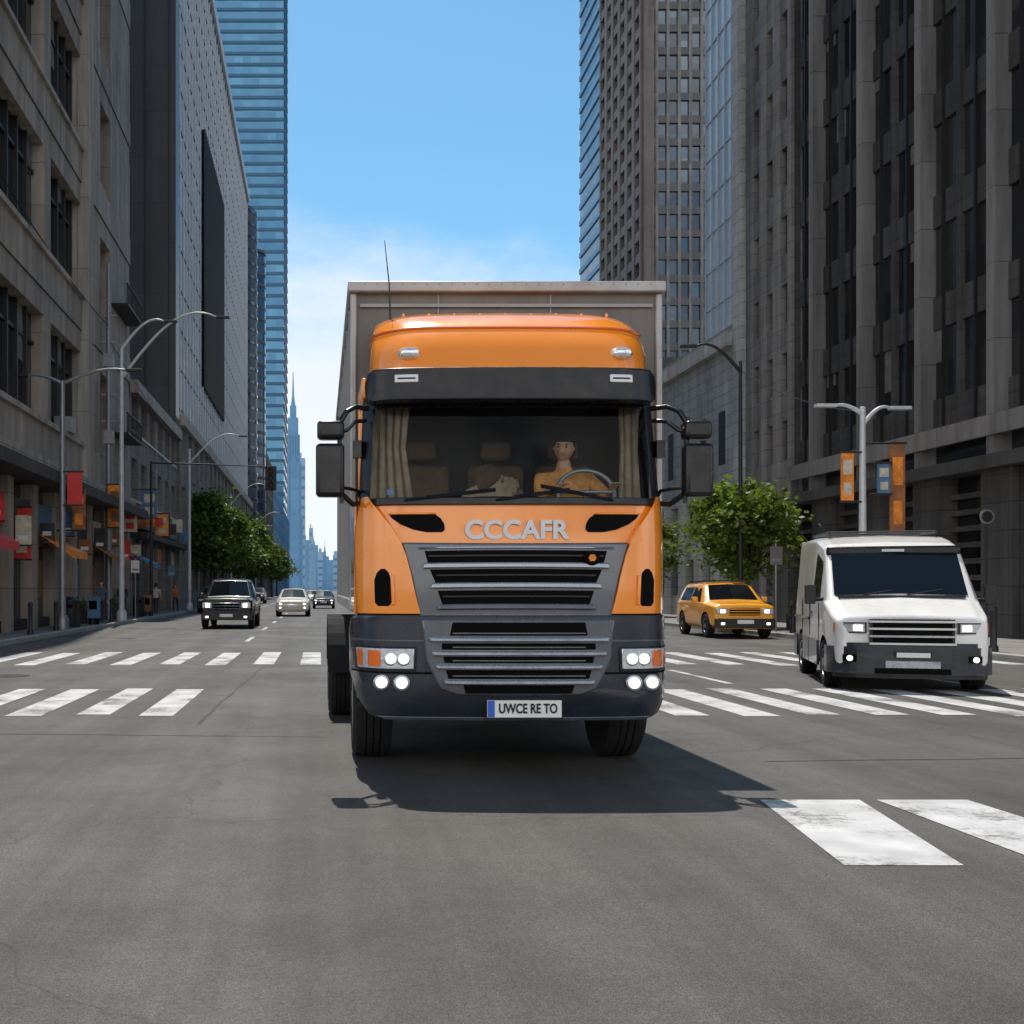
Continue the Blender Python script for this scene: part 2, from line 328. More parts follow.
for (a,b,c,d) in [(2.85,3.5,3.14,3.85),(3.98,4.65,3.97,4.62),(5.1,5.8,5.1,5.8),(6.2,6.9,6.2,6.9),(7.4,8.1,7.4,8.1)]: bar(a,b,5.98,7.85,t0=c,t1=d)
for yy in range(32,400,9):
    for xx in (-2.2,4.2,9.2): bar(xx,xx+.13,yy,yy+3.2)
bar(-5.2,-5.08,60,400); bar(11.6,11.72,40,400)
for xx in (6.5,10.2): bar(xx,xx+.12,17.6,20.6)
mk.obj('road_markings',None,['mark'],smooth=False)
MB().lathe((-5.4,19.2,.002),[(.33,0),(.33,.004),(.28,.006)],axis='z').obj('manhole_cover',None,['poledark'])
t=MB(); rnd=random.Random(5)
def tarline(x0,y0,x1,y1,w_):
    n=24; L0=[];R0=[]; d=Vector((x1-x0,y1-y0)); nn=Vector((-d.y,d.x)).normalized()
    off=0
    for i in range(n+1):
        off+=rnd.uniform(-.02,.02); p=Vector((x0,y0))+d*(i/n)+nn*off; ww=w_*rnd.uniform(.6,1.3)
        L0.append((p.x-nn.x*ww,p.y-nn.y*ww,.0022)); R0.append((p.x+nn.x*ww,p.y+nn.y*ww,.0022))
    for i in range(n): t.poly([L0[i],L0[i+1],R0[i+1],R0[i]])
tarline(-1.35,12.3,-1.1,21.5,.02); tarline(-6,11.6,.1,11.3,.012); tarline(3.9,9.6,12,10.3,.014); tarline(-8,27.2,14,27.6,.03)
t.obj('tar_seams',None,['tar'],smooth=False)

# ---------------- buildings ----------------
class Bld:
    def __init__(s,name,x0,x1,y0,y1,h,core='win',roof='roof'):
        s.e=empty(name,(0,0,0)); s.p={}; s.x0,s.x1,s.y0,s.y1,s.h=x0,x1,y0,y1,h
        s.part('glazing',core).box(x0,x1,y0,y1,-.3,h)
        s.part('roof',roof).box(x0+.3,x1-.3,y0+.3,y1-.3,h+.002,h+1.1)
    def part(s,n,m=None):
        if n not in s.p: s.p[n]=(MB(),m)
        return s.p[n][0]
    def fb(s,n,m,face,s0,s1,z0,z1,o0,o1):
        b=s.part(n,m)
        if face=='E': b.box(s.x1+o0,s.x1+o1,s0,s1,z0,z1)
        if face=='W': b.box(s.x0-o1,s.x0-o0,s0,s1,z0,z1)
        if face=='S': b.box(s0,s1,s.y0-o1,s.y0-o0,z0,z1)
    def facade(s,face,s0,s1,z0,z1,bay,fl,pw,sh,dep,m='greystone',mull=0,ms='',sill=0,trim='pale'):
        ms=ms or m
        n=max(1,round((s1-s0)/bay)); bw=(s1-s0)/n
        for i in range(n+1):
            c=s0+i*bw; a=max(s0,c-pw/2); b=min(s1,c+pw/2)
            s.fb('piers_'+m,m,face,a,b,z0,z1,-.1,dep)
        k=0
        while z0+k*fl<z1-.3:
            z=z0+k*fl; s.fb('spandrels_'+ms ,ms,face,s0+.02,s1-.02,z,min(z+sh,z1-.01),-.09,dep-.06)
            if sill: s.fb('sills',trim,face,s0+.03,s1-.03,z+sh+.001,z+sh+.12,-.05,dep+.05)
            k+=1
        if mull:
            for i in range(n):
                for j in range(1,mull+1):
                    c=s0+i*bw+pw/2+(bw-pw)*j/(mull+1)
                    s.fb('mullions','frame',face,c-.04,c+.04,z0+.01,z1-.02,-.08,.06)
    def done(s):
        for n,(b,m) in s.p.items(): b.obj(n,s.e,[m],smooth=False)
        return s.e

B=Bld('concrete_office_building',-34,FL,26,58,58)
fl=6.2
for k in range(0,9):
    z=6.2+k*fl
    B.fb('bands','beige','E',26,58,z,z+1.3,-.1,.5)
    B.fb('bands','beige','E',26,58,z+5.3,z+fl-.002,-.1,.44)
    B.fb('sills','beige2','E',26,47.2,z+1.302,z+1.5,-.1,.62)
    B.fb('wall','beige','E',47,50.2,z+1.3,z+5.3,-.1,.47)
    B.fb('wall','beige','E',52.6,57.98,z+1.3,z+5.3,-.1,.47)
    B.fb('wall_mid','beige','E',50.2,52.6,z+1.3,z+1.9,-.1,.3)
    B.fb('frames','frame','E',51.35,51.45,z+1.9,z+5.3,-.1,.12)
    for g in range(26,47,7):
        B.fb('wall','beige','E',g-.01,g+1.0,z+1.3,z+5.3,-.1,.46)
        for j in range(1,5):
            B.fb('frames','frame','E',g+1.0+j*1.2-.06,g+1.0+j*1.2+.06,z+1.5,z+5.3,-.1,.16)
        B.fb('frames2','frame','E',g+1.0,g+7,z+4.2,z+4.32,-.1,.1)
        rr=random.Random(k*31+g)
        for j in range(5):
            if rr.random()<.4:
                B.fb('blinds','blind','E',g+1.08+j*1.2,g+2.12+j*1.2,z+5.25-rr.choice([.6,1.1,1.9]),z+5.28,.005,.03)
    if k%3==0:
        B.fb('air_conditioner','pole','E',g+3,g+3.9,z+1.5,z+2.1,.1,.75)
B.fb('wall_pier','beige2','E',46.2,47.4,6.2,57.9,-.1,.75)
B.fb('canopy','darkstone','E',26.5,57.6,5.2,5.6,-.1,1.5)
B.fb('fascia','beige2','E',26,58,5.602,6.198,-.1,.8)
cms=['signcream','signbrown','signred','midstone','signblue','signorange','darkstone']
for i in range(11):
    a=26.3+i*3.15; B.fb('shop_piers','beige','E',a-.35,a+.35,-.2,5.2,-.1,.45)
    B.fb('shop_frames','frame','E',a+.35,a+2.8,.0,.5,-.1,.25); B.fb('shop_frames','frame','E',a+.35,a+2.8,3.1,3.25,-.1,.2); B.fb('shop_frames','frame','E',a+1.5,a+1.6,.5,3.1,-.1,.15)
    B.fb('window_display_'+cms[(i*3+1)%7],cms[(i*3+1)%7],'E',a+.5,a+1.3,.6,1.5+.3*(i%3),.01,.06)
    B.fb('window_poster_'+cms[(i*5+2)%7],cms[(i*5+2)%7],'E',a+1.8,a+2.5,1.2,2.6,.01,.05)
    B.fb('shop_fascia_'+cms[i%7],cms[i%7],'E',a+.45,a+2.7,3.6,4.6,-.1,.35)
    c2=['signbrown','signcream','signblue','darkstone','signred','midstone','signbrown'][(i*4+3)%7]; z_=3.0+.3*(i%3)
    B.fb('blade_sign_'+c2,c2,'E',a+.5,a+.58,z_,z_+.6+.35*(i%2),.46,.98); B.fb('blade_sign_frame','frame','E',a+.49,a+.59,z_-.05,z_-.001,.4,1.0); B.fb('blade_sign_inset','white','E',a+.485,a+.499,z_+.15,z_+.3,.56,.88)
    if i%3==1:
        p=B.part('awning_'+cms[(i+1)%7],cms[(i+1)%7]); X=FL
        p.poly([(X+.45,a+.4,3.5),(X+.45,a+2.75,3.5),(X+1.7,a+2.75,2.9),(X+1.7,a+.4,2.9)]); p.poly([(X+1.7,a+.4,2.9),(X+1.7,a+2.75,2.9),(X+1.7,a+2.75,2.65),(X+1.7,a+.4,2.65)])
        p.poly([(X+.45,a+.4,3.5),(X+1.7,a+.4,2.9),(X+1.7,a+.4,2.65)])
B.facade('S',-34,FL,6.2,58,4,6.2,1.2,1.6,.45,'beige',2)
for z in (9.0,15.2):
    B.fb('balcony_rail','frame','E',52.8,57.2,z,z+.08,.47,1.3)
    for j in range(12): B.fb('balcony_rail','frame','E',52.8+j*.38,52.84+j*.38,z+.08,z+1.0,1.22,1.27)
    B.fb('balcony_rail','frame','E',52.8,57.2,z+1.0,z+1.05,1.2,1.29)
B.done()
B=Bld('shop_building',-30,FL,58.5,77.5,12.5)
B.facade('E',58.5,77.5,5.0,12.5,3.1,3.7,1.0,1.3,.4,'greystone',1,sill=1)
B.fb('cornice','beige2','E',58.5,77.5,12.0,12.7,.36,.8)
B.fb('canopy','darkstone','E',58.6,77.4,4.3,4.6,-.1,1.3)
for i in range(7):
    a=58.5+i*3.1; B.fb('shop_piers','greystone','E',a,a+.6,-.2,4.3,-.1,.42)
    B.fb('shop_fascia_'+cms[(i+2)%7],cms[(i+2)%7],'E',a+.62,a+2.9,3.2,4.1,-.1,.3)
    c2=cms[(i*4+1)%7]; B.fb('blade_sign_'+c2,c2,'E',a+.7,a+.8,4.8+.3*(i%3),5.8+.5*(i%2),.46,1.15)
B.facade('S',-30,FL,0,12.5,3.5,4.1,1.2,1.5,.4,'greystone',1)
B.done()
B=Bld('glass_curtain_wall_building',-44,FL,78,158,58,'curtain')
for k in range(14,58,1):
    if k%3==0: B.fb('floor_joints','frame','E',78,158,k,k+.10,-.1,.04)
for i in range(41): B.fb('mullions','pale','E',78+i*2,78.07+i*2,13.9,58,-.1,.12)
B.fb('parapet','pale','E',78,158,57.2,58.4,.13,.35)
B.part('front_wall','darkpanel').box(-44.2,FL+.3,77.5,78.6,13.5,58.6)
for i in range(12): B.part('front_ribs','frame').box(FL-.2-i*1.7,FL-.13-i*1.7,77.42,77.6,14,58)
B.fb('corner','darkpanel','E',77.6,79.4,13.5,58.6,-.1,.33)
B.fb('louvre_bay','void','E',98,118,19.6,42.5,-.1,.14)
for i in range(25): B.fb('louvre_fins','frame','E',98.1+i*.8,98.25+i*.8,19.5,42.6,.1,.3)
B.facade('E',78,158,.0,13.6,4,4.5,1.4,1.5,.6,'greystone',1)
B.fb('podium_cap','beige2','E',78,158,13.2,14.0,.56,.9)
B.facade('S',-44,FL+.6,0,13.4,4,4.5,1.4,1.5,.6,'greystone',1)
B.done()
def roundtower(name,x,y,r,h,m,band):
    e=empty(name,(x,y,0)); MB().lathe((0,0,0),[(r,0),(r,h-r*.5),(r*.92,h-r*.2),(r*.6,h)],axis='z',n=40).obj('tower_shaft',e,[m])
    b=MB()
    for k in range(int(h/2)): b.lathe((0,0,2*k+1),[(r+.02,0),(r+.08,.05),(r+.08,.5),(r+.02,.55)],axis='z',n=40)
    b.obj('floor_bands',e,[band]); 
roundtower('round_office_tower',-13.9,170,4.2,61,'darkpanel','winblue')
roundtower('round_office_tower',-12.9,196,3.2,62,'winblue','darkpanel')
B=Bld('blue_glass_skyscraper',-42,-13.2,400,440,262,'tealglass')
for k in range(64): B.fb('bands','tealband','S',-42,-13.2,4*k,4*k+1.1,-.1,.35); B.fb('bands2','tealband','E',400,440,4*k,4*k+1.1,-.1,.35)
B.done()
B=Bld('office_block',-36,FL-1,202,260,30); B.facade('E',202,260,0,30,4,3.6,1.2,1.3,.5,'brownstone'); B.done()
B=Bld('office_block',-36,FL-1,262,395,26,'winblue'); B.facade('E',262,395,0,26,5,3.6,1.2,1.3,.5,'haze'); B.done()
def spire_tower(cx,y,sc,m):
    e=empty('art_deco_skyscraper',(cx,y,0)); e.scale=(sc,sc,sc); b=MB()
    for (hw,z0,z1) in [(8,0,60),(6.8,60,105),(5.5,105,128),(4.2,128,142),(2.6,142,152)]: b.box(-hw,hw,-hw,hw,z0,z1)
    b.obj('tiers',e,[m]); b=MB()
    for (hw,z0,z1) in [(6.8,60,105),(5.5,105,128),(8,0,60)]:
        for i in range(5): 
            c=-hw+hw*2*(i+.5)/5; b.box(c-.5,c+.5,-hw-.3,-hw,z0,z1-1)
    b.obj('window_strips',e,['hazeband']); MB().tube([(0,0,152),(0,0,160),(0,0,180)],[1.9,.9,.25]).obj('spire',e,[m])
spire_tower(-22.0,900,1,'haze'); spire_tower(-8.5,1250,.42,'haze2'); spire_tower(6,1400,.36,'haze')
k=0
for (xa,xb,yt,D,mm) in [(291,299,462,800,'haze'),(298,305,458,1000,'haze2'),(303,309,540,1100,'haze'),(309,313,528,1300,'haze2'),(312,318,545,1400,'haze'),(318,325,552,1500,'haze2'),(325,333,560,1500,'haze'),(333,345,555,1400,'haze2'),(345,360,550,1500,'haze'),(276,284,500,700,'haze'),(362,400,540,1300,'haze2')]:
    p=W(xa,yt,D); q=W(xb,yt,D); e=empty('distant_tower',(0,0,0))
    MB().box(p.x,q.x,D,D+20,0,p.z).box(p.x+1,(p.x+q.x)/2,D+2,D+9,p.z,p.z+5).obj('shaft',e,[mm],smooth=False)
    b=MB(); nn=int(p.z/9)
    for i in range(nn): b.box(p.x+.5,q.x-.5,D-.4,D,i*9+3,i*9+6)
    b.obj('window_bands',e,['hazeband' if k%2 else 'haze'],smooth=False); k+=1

B=Bld('dark_stone_office_building',FR,44,16,45.6,62)
for k in range(17):
    z=6.6+k*3.3; B.fb('spandrels','midstone','W',16,45.6,z,z+1.05,-.1,.10)
    rr=random.Random(k+50)
    for j in range(34):
        if rr.random()<.25: B.fb('blinds','blind','W',16.6+j*.84,17.3+j*.84,z+3.25-rr.choice([.4,.6,1.0,1.4]),z+3.29,.005,.03)
s_=16.4
while s_<45.7:
    B.fb('pilasters','fin','W',s_-.2,s_+.2,5.4,62.3,-.1,.5)
    B.fb('pilaster_returns','midstone','W',s_+.2,s_+.5,5.41,62.2,-.1,.22)
    for j in range(1,4): B.fb('mullions' if j==2 else 'thin_mullions','midstone' if j==2 else 'frame','W',s_+.5+j*.85-(.1 if j==2 else .05),s_+.5+j*.85+(.1 if j==2 else .05),6.5,62,-.1,.16)
    s_+=3.9
B.fb('belt_course','fin','W',16,45.6,6.0,6.6,.46,.6); B.fb('belt_course2','darkstone','W',16,45.6,5.0,5.39,-.1,.9)
for i in range(9):
    a=16+i*3.7
    B.fb('base_piers','midstone','W',a,a+1.5,-.2,5.0,-.1,.6)
    for j in range(9): B.fb('base_louvres','midstone','W',a+1.5,a+3.7,.3+j*.5,.46+j*.5,-.1,.25)
B.facade('S',FR,44,0,62,4,3.3,1.0,1.2,.5,'midstone',2)
B.done()
B=Bld('stone_office_tower',FR,38,46,52,64)
B.facade('W',46,52,0.0,64,1.5,2.9,.75,1.25,.3,'greystone',0)
B.fb('corner_pier','lightstone','W',51.0,52.0,0,64.2,.25,.5)
B.facade('S',FR,38,0,64,1.6,2.9,.75,1.25,.35,'greystone',0)
B.done()
B=Bld('stone_hall_building',FR,40,52.1,72,13.5)
B.part('side_wall','lightstone').box(FR-.4,FR,52.1,72,6,13.6)
B.facade('W',52.1,72,0,6.2,2.6,3.1,1.2,1.2,.42,'lightstone',1)
for i in range(7): B.fb('upper_windows','frame','W',53.2+i*2.6,54.1+i*2.6,7.6,10.2,.3,.404)
B.fb('cornice','lightstone','W',52.1,72,13.1,13.8,.402,.75)
B.done()
B=Bld('pale_glass_tower',27,45,69.5,77,64,'whiteglass')
for k in range(1,24): B.fb('joints','pale','W',69.5,77,2.6*k,2.6*k+.12,-.1,.1)
for i in range(7): B.fb('joints2','pale','W',69.5+i*1.2,69.57+i*1.2,0,64,-.1,.14)
for k in range(1,24): B.fb('jointsS','pale','S',27,45,2.6*k,2.6*k+.12,-.1,.1)
B.done()
B=Bld('grid_facade_skyscraper',44.3,75,150,172,112,'winblue')
B.facade('W',150,172,0,112,3.6,3.1,1.3,1.25,.6,'brownstone')
B.facade('S',44.3,75,0,112,1.5,3.1,.4,1.0,.35,'greystone',0,'darkpanel')
B.fb('corner','brownstone','S',44.0,45.4,0,112.6,.3,.7)
B.done()
B=Bld('glass_skyscraper',64.8,92,250,274,172,'winblue')
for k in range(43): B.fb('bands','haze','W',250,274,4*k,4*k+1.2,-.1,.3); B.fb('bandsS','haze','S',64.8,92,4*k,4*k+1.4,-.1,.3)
B.done()
B=Bld('glass_skyscraper',88.6,108,360,372,235,'tealglass')
for k in range(58): B.fb('bands','tealband','W',360,372,4*k,4*k+1.3,-.1,.3); B.fb('bandsS','tealband','S',88.6,108,4*k,4*k+1.3,-.1,.3)
B.done()
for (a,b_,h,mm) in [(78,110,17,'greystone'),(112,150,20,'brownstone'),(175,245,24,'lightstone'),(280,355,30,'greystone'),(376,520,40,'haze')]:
    B=Bld('office_block',FR,42,a,b_,h); B.facade('W',a,b_,0,h,4,3.5,1.2,1.3,.4,mm); B.facade('S',FR,42,0,h,4,3.5,1.2,1.3,.4,mm); B.done()

# ---------------- trees ----------------
def tree_mesh(seed,h,rx,rz,nclump,leaves,ls,trunk_h):
    rnd=random.Random(seed); tb=MB(); lb=MB()
    cz=h-rz; 
    tb.tube([(0,0,-.1),(.04,.02,trunk_h*.5),(0,.05,trunk_h),(.05,0,cz)],[.16*h/6,.12*h/6,.1*h/6,.05*h/6])
    for c in range(nclump):
        while True:
            p=Vector((rnd.uniform(-1,1),rnd.uniform(-1,1),rnd.uniform(-1,1)))
            if .2<p.length<1: break
        if p.z<-.3: p.x*=.75; p.y*=.75
        c0=Vector((p.x*rx,p.y*rx,cz+p.z*rz)); cr=rnd.uniform(.14,.36)*rx
        tb.tube([(0,.03,trunk_h+rnd.uniform(-.1,.5)*rz*.5),Vector((c0.x*.5,c0.y*.5,(trunk_h+c0.z)*.5+.1)),c0],[.05*h/6,.03*h/6,.012*h/6],n=5)
        for l in range(leaves):
            d=Vector((rnd.gauss(0,1),rnd.gauss(0,1),rnd.gauss(0,.75)))*(cr*.58)
            q=c0+d; s=ls*rnd.uniform(.6,1.4)
            u=Vector((rnd.gauss(0,1),rnd.gauss(0,1),rnd.gauss(0,.6))).normalized(); v=u.orthogonal().normalized(); v=(v*math.cos(l)+u.cross(v)*math.sin(l))
            lb.poly([q-u*s*.5,q+v*s*.34,q+u*s*.5,q-v*s*.34])
    return tb,lb
def tree(x,y,args,name='broadleaf_tree',rz=0,sc=1):
    e=empty(name,(x,y,.13),rz); e.scale=(sc,sc,sc)
    t=bpy.data.objects.new('trunk',args[0]); l=bpy.data.objects.new('crown',args[1])
    for o in (t,l): scn.collection.objects.link(o); o.parent=e
def bake(tb,lb,lm):
    a=tb.obj('t',None,['bark']); b=lb.obj('l',None,[lm],smooth=False); ma,mb=a.data,b.data
    bpy.data.objects.remove(a); bpy.data.objects.remove(b); return ma,mb
TA=bake(*tree_mesh(3,5.5,2.0,2.0,44,150,.22,1.6),'leaf'); TB=bake(*tree_mesh(9,9.0,3.3,3.2,60,120,.38,2.8),'leaf2'); TC=bake(*tree_mesh(21,5.0,1.9,1.8,40,140,.2,1.8),'leaf')
tree(15.95,41,TA); tree(16.6,57,TC,rz=2.4,sc=1.0); tree(16.6,66,TA,rz=.6,sc=1.0)
for i,(yy,s) in enumerate([(86,1.0),(99,1.05),(112,1.0),(128,1.1),(150,1.0),(175,1.1),(205,1.1),(240,1.15)]): tree(KL-.9 if i%2 else KL-.5,yy,TB,rz=i*1.3,sc=s)

# ---------------- wheels ----------------
def wheel(b,x,y,r,wd,side,mi_t=0,mi_r=1,mi_v=2,truck=False):
    s=side; x0=x; x1=x-s*wd
    b.lathe((0,y,r),[(r*.6,x0-s*.02),(r*.66,x0+s*.0),(r*.9,x0+s*.0),(r*.985,x0-s*.03),(r,x0-s*.06),(r,x1+s*.06),(r*.97,x1+s*.02),(r*.6,x1)],mi_t,40)
    for g in range(1,4):
        gx=x0-s*wd*(.15+.17*g); b.lathe((0,y,r),[(r*1.002,gx-.006),(r*1.003,gx),(r*1.002,gx+.006)],mi_v,40)
    b.lathe((0,y,r),[(r*.62,x0-s*.035),(r*.6,x0-s*.01),(r*.55,x0-s*.015),(r*.5,x0-s*.09)],mi_r,32)
    b.lathe((0,y,r),[(r*.2,x0-s*.1),(r*.2,x0-s*.02),(r*.14,x0-s*.0)],mi_r,20)
    nk=10 if truck else 6
    for k in range(nk):
        a=k*2*math.pi/nk; c,sn=math.cos(a),math.sin(a)
        b.tube([(x0-s*.06,y+c*r*.15,r+sn*r*.15),(x0-s*.045,y+c*r*.53,r+sn*r*.53)],r*.07,mi_r,6)
    b.lathe((0,y,r),[(r*.56,x0-s*.12),(r*.3,x0-s*.125)],mi_v,24)

# ---------------- generic lofted car ----------------
def interp(st,y):
    if y<=st[0][0]: return st[0]
    for a,b in zip(st,st[1:]):
        if a[0]<=y<=b[0]:
            t=(y-a[0])/(b[0]-a[0]) if b[0]>a[0] else 0
            return tuple(p+(q-p)*t for p,q in zip(a,b))
    return st[-1]
def car(e,st,zb,belt,paint,wheels,wr,glass_front,side_glass,rear=None,ww=.24,bev=.035,two=None):
    mb=MB(); rings=[]
    for (y,w_,zt,wt) in st:
        bz=min(belt,zt-.07)
        h=[(0,zb),(w_-.12,zb),(w_-.01,zb+.13),(w_,(zb+bz)/2),(w_-.015,bz),(wt,zt-.05),(wt-.1,zt),(0,zt+.03)]
        rings.append([(x,y,z) for x,z in h]+[(-x,y,z) for x,z in h[1:-1]][::-1])
    n=len(rings[0])
    for r_ in rings: mb.v+=r_
    for k in range(len(rings)-1):
        for j in range(n):
            a=k*n+j; b=k*n+(j+1)%n; mb.f.append((a,b,b+n,a+n))
            mb.m.append(2 if two and st[k][0]>=two[0]-1e-4 and st[k+1][0]<=two[1] and j in (2,3,4,n-3,n-4,n-5) else 0)
    mb.f.append(tuple(range(n))); mb.m.append(0); mb.f.append(tuple((len(rings)-1)*n+j for j in range(n))); mb.m.append(0)
    o=mb.obj('body',e,[paint,'void','vsilver'],bevel=bev,seg=3,ang=18)
    cutters=[]
    for wy in wheels:
        for s in (-1,1):
            W_=interp(st,wy)[1]
            c=MB().lathe((0,wy,wr),[(wr*1.16,s*(W_-.38)),(wr*1.16,s*(W_+.2))],0,32).obj('cut',e,['void'],smooth=False)
            bo=o.modifiers.new('w','BOOLEAN'); bo.operation='DIFFERENCE'; bo.object=c; bo.solver='EXACT'
            try: bo.material_mode='TRANSFER'
            except Exception: pass
            cutters.append(c)
    bpy.context.view_layer.update()
    dg=bpy.context.evaluated_depsgraph_get(); me=bpy.data.meshes.new_from_object(o.evaluated_get(dg)); 
    o.modifiers.clear(); o.data=me
    for c in cutters: bpy.data.objects.remove(c)
    g=MB()
    for (ya,yb,f) in glass_front+(rear or []):
        nn=6; rows=[]
        for i in range(nn+1):
            y=ya+(yb-ya)*i/nn; S=interp(st,y); rows.append([((u/6-1)*(S[3]-.1)*f, y-.0, S[2]+.03*(1-abs(u/6-1))) for u in range(13)])
        dy=yb-ya; dz=interp(st,yb)[2]-interp(st,ya)[2]; L_=math.hypot(dy,dz); nx=(-dz/L_*.012,dy/L_*.012)
        for a,b in zip(rows,rows[1:]):
            for u in range(12): g.poly([(p[0],p[1]+nx[0],p[2]+nx[1]) for p in (a[u],a[u+1],b[u+1],b[u])])
    for (ya,yb,t0,t1,ta0,ta1) in side_glass:
        for s in (-1,1):
            pts=[]
            for (y,t) in ((ya,t0),(yb,t0),(ta1,t1),(ta0,t1)):
                S=interp(st,y); bz=min(belt,S[2]-.07); x=(S[1]-.015)+((S[3])-(S[1]-.015))*t; z=bz+(S[2]-.05-bz)*t
                pts.append((s*(x+.008),y,z))
            g.poly(pts)
    g.obj('windows',e,['carglass'])
    b=MB()
    for wy in wheels:
        for s in (-1,1): wheel(b,s*(interp(st,wy)[1]+.005),wy,wr,ww,s)
    b.obj('wheels',e,['rubber','rim','void'])
    return o

# ---- van
VAN=empty('camper_van',(8.68,16.15,0),R(-17.5))
st=[(0,.93,.96,.88),(.05,1.01,1.10,.95),(.25,1.06,1.19,.98),(.75,1.09,1.36,1.0),(.8,1.09,1.39,1.0),(1.4,1.1,2.09,.97),(1.62,1.1,2.24,.97),(2.1,1.1,2.34,.98),(2.4,1.1,2.38,.99),(3.2,1.1,2.41,1.0),(4.5,1.1,2.41,1.0),(4.62,1.05,2.3,.94)]
car(VAN,st,.3,1.32,'cream',[.78,3.65],.37,[(.82,1.45,1.03)],[(1.3,2.1,.06,.82,1.5,2.1)],ww=.26,two=(2.4,4.55),bev=.045)
b=MB()
for s in (-1,1):
    for (a,c) in ((1.26,2.32),(2.4,3.18),(4.1,4.55)): b.box(s*1.08,s*1.125,a,c,.3,.7)
    for yy in (2.36,3.4): b.box(s*1.09,s*1.108,yy,yy+.012,.75,1.34)
    b.box(s*1.09,s*1.105,1.25,1.262,.7,1.3)
    b.box(s*1.09,s*1.118,2.45,4.5,1.0,1.05); b.box(s*1.09,s*1.12,2.1,2.25,1.12,1.15)
b.obj('sill_cladding',VAN,['bumper'],bevel=.012)
b=MB()
def vf(x): return -.06+.08*(x/1.05)**2+.24*(abs(x)/1.1)**8
def vpatch(b,x0,x1,z0,z1,off,m,th=.1,n=16):
    for i in range(n):
        a=x0+(x1-x0)*i/n; c=x0+(x1-x0)*(i+1)/n; ya=vf(a)-off; yc=vf(c)-off
        i0=len(b.v); b.v+=[(a,ya,z0),(c,yc,z0),(c,yc,z1),(a,ya,z1),(a,ya+th,z0),(c,yc+th,z0),(c,yc+th,z1),(a,ya+th,z1)]
        fs=[(0,1,2,3),(3,2,6,7),(0,4,5,1)]
        if i==0: fs.append((0,3,7,4))
        if i==n-1: fs.append((1,5,6,2))
        for f in fs: b.f.append(tuple(i0+k for k in f)); b.m.append(m)
mats=['bumper','cream','void','silver','lenslit','lens','amber','blackp','white']
vpatch(b,-1.10,1.10,.26,.66,.05,0,.34,24)
vpatch(b,-1.02,1.02,.20,.26,.02,7,.3,24)
vpatch(b,-1.03,1.03,.66,.72,.03,0,.28,24)
vpatch(b,-.36,.36,.36,.46,.075,3,.1); vpatch(b,-.5,.5,.27,.35,.07,2,.1)
vpatch(b,-.56,.56,.70,1.07,.03,7,.1)
for z in (.765,.875,.985): vpatch(b,-.52,.52,z-.035,z+.035,.055,2,.08)
for z in (.71,.82,.93,1.035): vpatch(b,-.57,.57,z-.014,z+.014,.075,1 if z!=.82 else 3,.08)
for s in (-1,1):
    lo,hi=sorted((s*.6,s*1.0)); vpatch(b,lo,hi,.86,1.02,.02,7,.12)
    lo,hi=sorted((s*.63,s*.97)); vpatch(b,lo,hi,.88,1.0,.028,5,.1)
    lo,hi=sorted((s*.66,s*.78)); vpatch(b,lo,hi,.90,.98,.035,4,.1)
    lo,hi=sorted((s*.93,s*1.03)); vpatch(b,lo,hi,.87,1.01,.035,6,.12)
    vpatch(b,min(s*.74,s*.92),max(s*.74,s*.92),.44,.54,.07,2,.1)
    b.lathe((s*.83,vf(.83)-.09,.49),[(.04,0),(.04,.03)],4,16,'y')
vpatch(b,-.24,.24,.50,.60,.10,7,.03,4); vpatch(b,-.22,.22,.515,.585,.105,8,.02,4)
vpatch(b,-.5,.5,1.073,1.085,.035,3,.05)
b.obj('front_fascia',VAN,mats)
b=MB()
for s in (-1,1):
    b.box(s*1.18,s*1.33,.92,1.04,1.28,1.58); b.tube([(s*1.04,1.1,1.36),(s*1.2,1.0,1.34)],.03)
b.obj('wing_mirrors',VAN,['blackp'],bevel=.03,seg=3)
b=MB(); b.tube([(-.5,.8,1.43),(-.02,.88,1.51)],.012).tube([(.1,.8,1.43),(.6,.88,1.51)],.012); b.box(-.88,.88,.74,.83,1.38,1.42); b.obj('wipers',VAN,['blackp'])
b=MB(); b.box(-.96,.96,1.38,1.5,2.05,2.2); b.obj('sun_visor',VAN,['blackp'],bevel=.04)
b=MB(); b.box(-.16,.16,1.365,1.385,2.11,2.15); b.obj('visor_label',VAN,['silver'])
b=MB(); b.tube([(-.8,2.3,2.46),(-.8,4.3,2.49)],.025).tube([(.8,2.3,2.46),(.8,4.3,2.49)],.025)
for yy in (2.5,3.4,4.2): b.tube([(-.8,yy,2.48),(.8,yy,2.48)],.018)
b.obj('roof_rails',VAN,['poledark'])

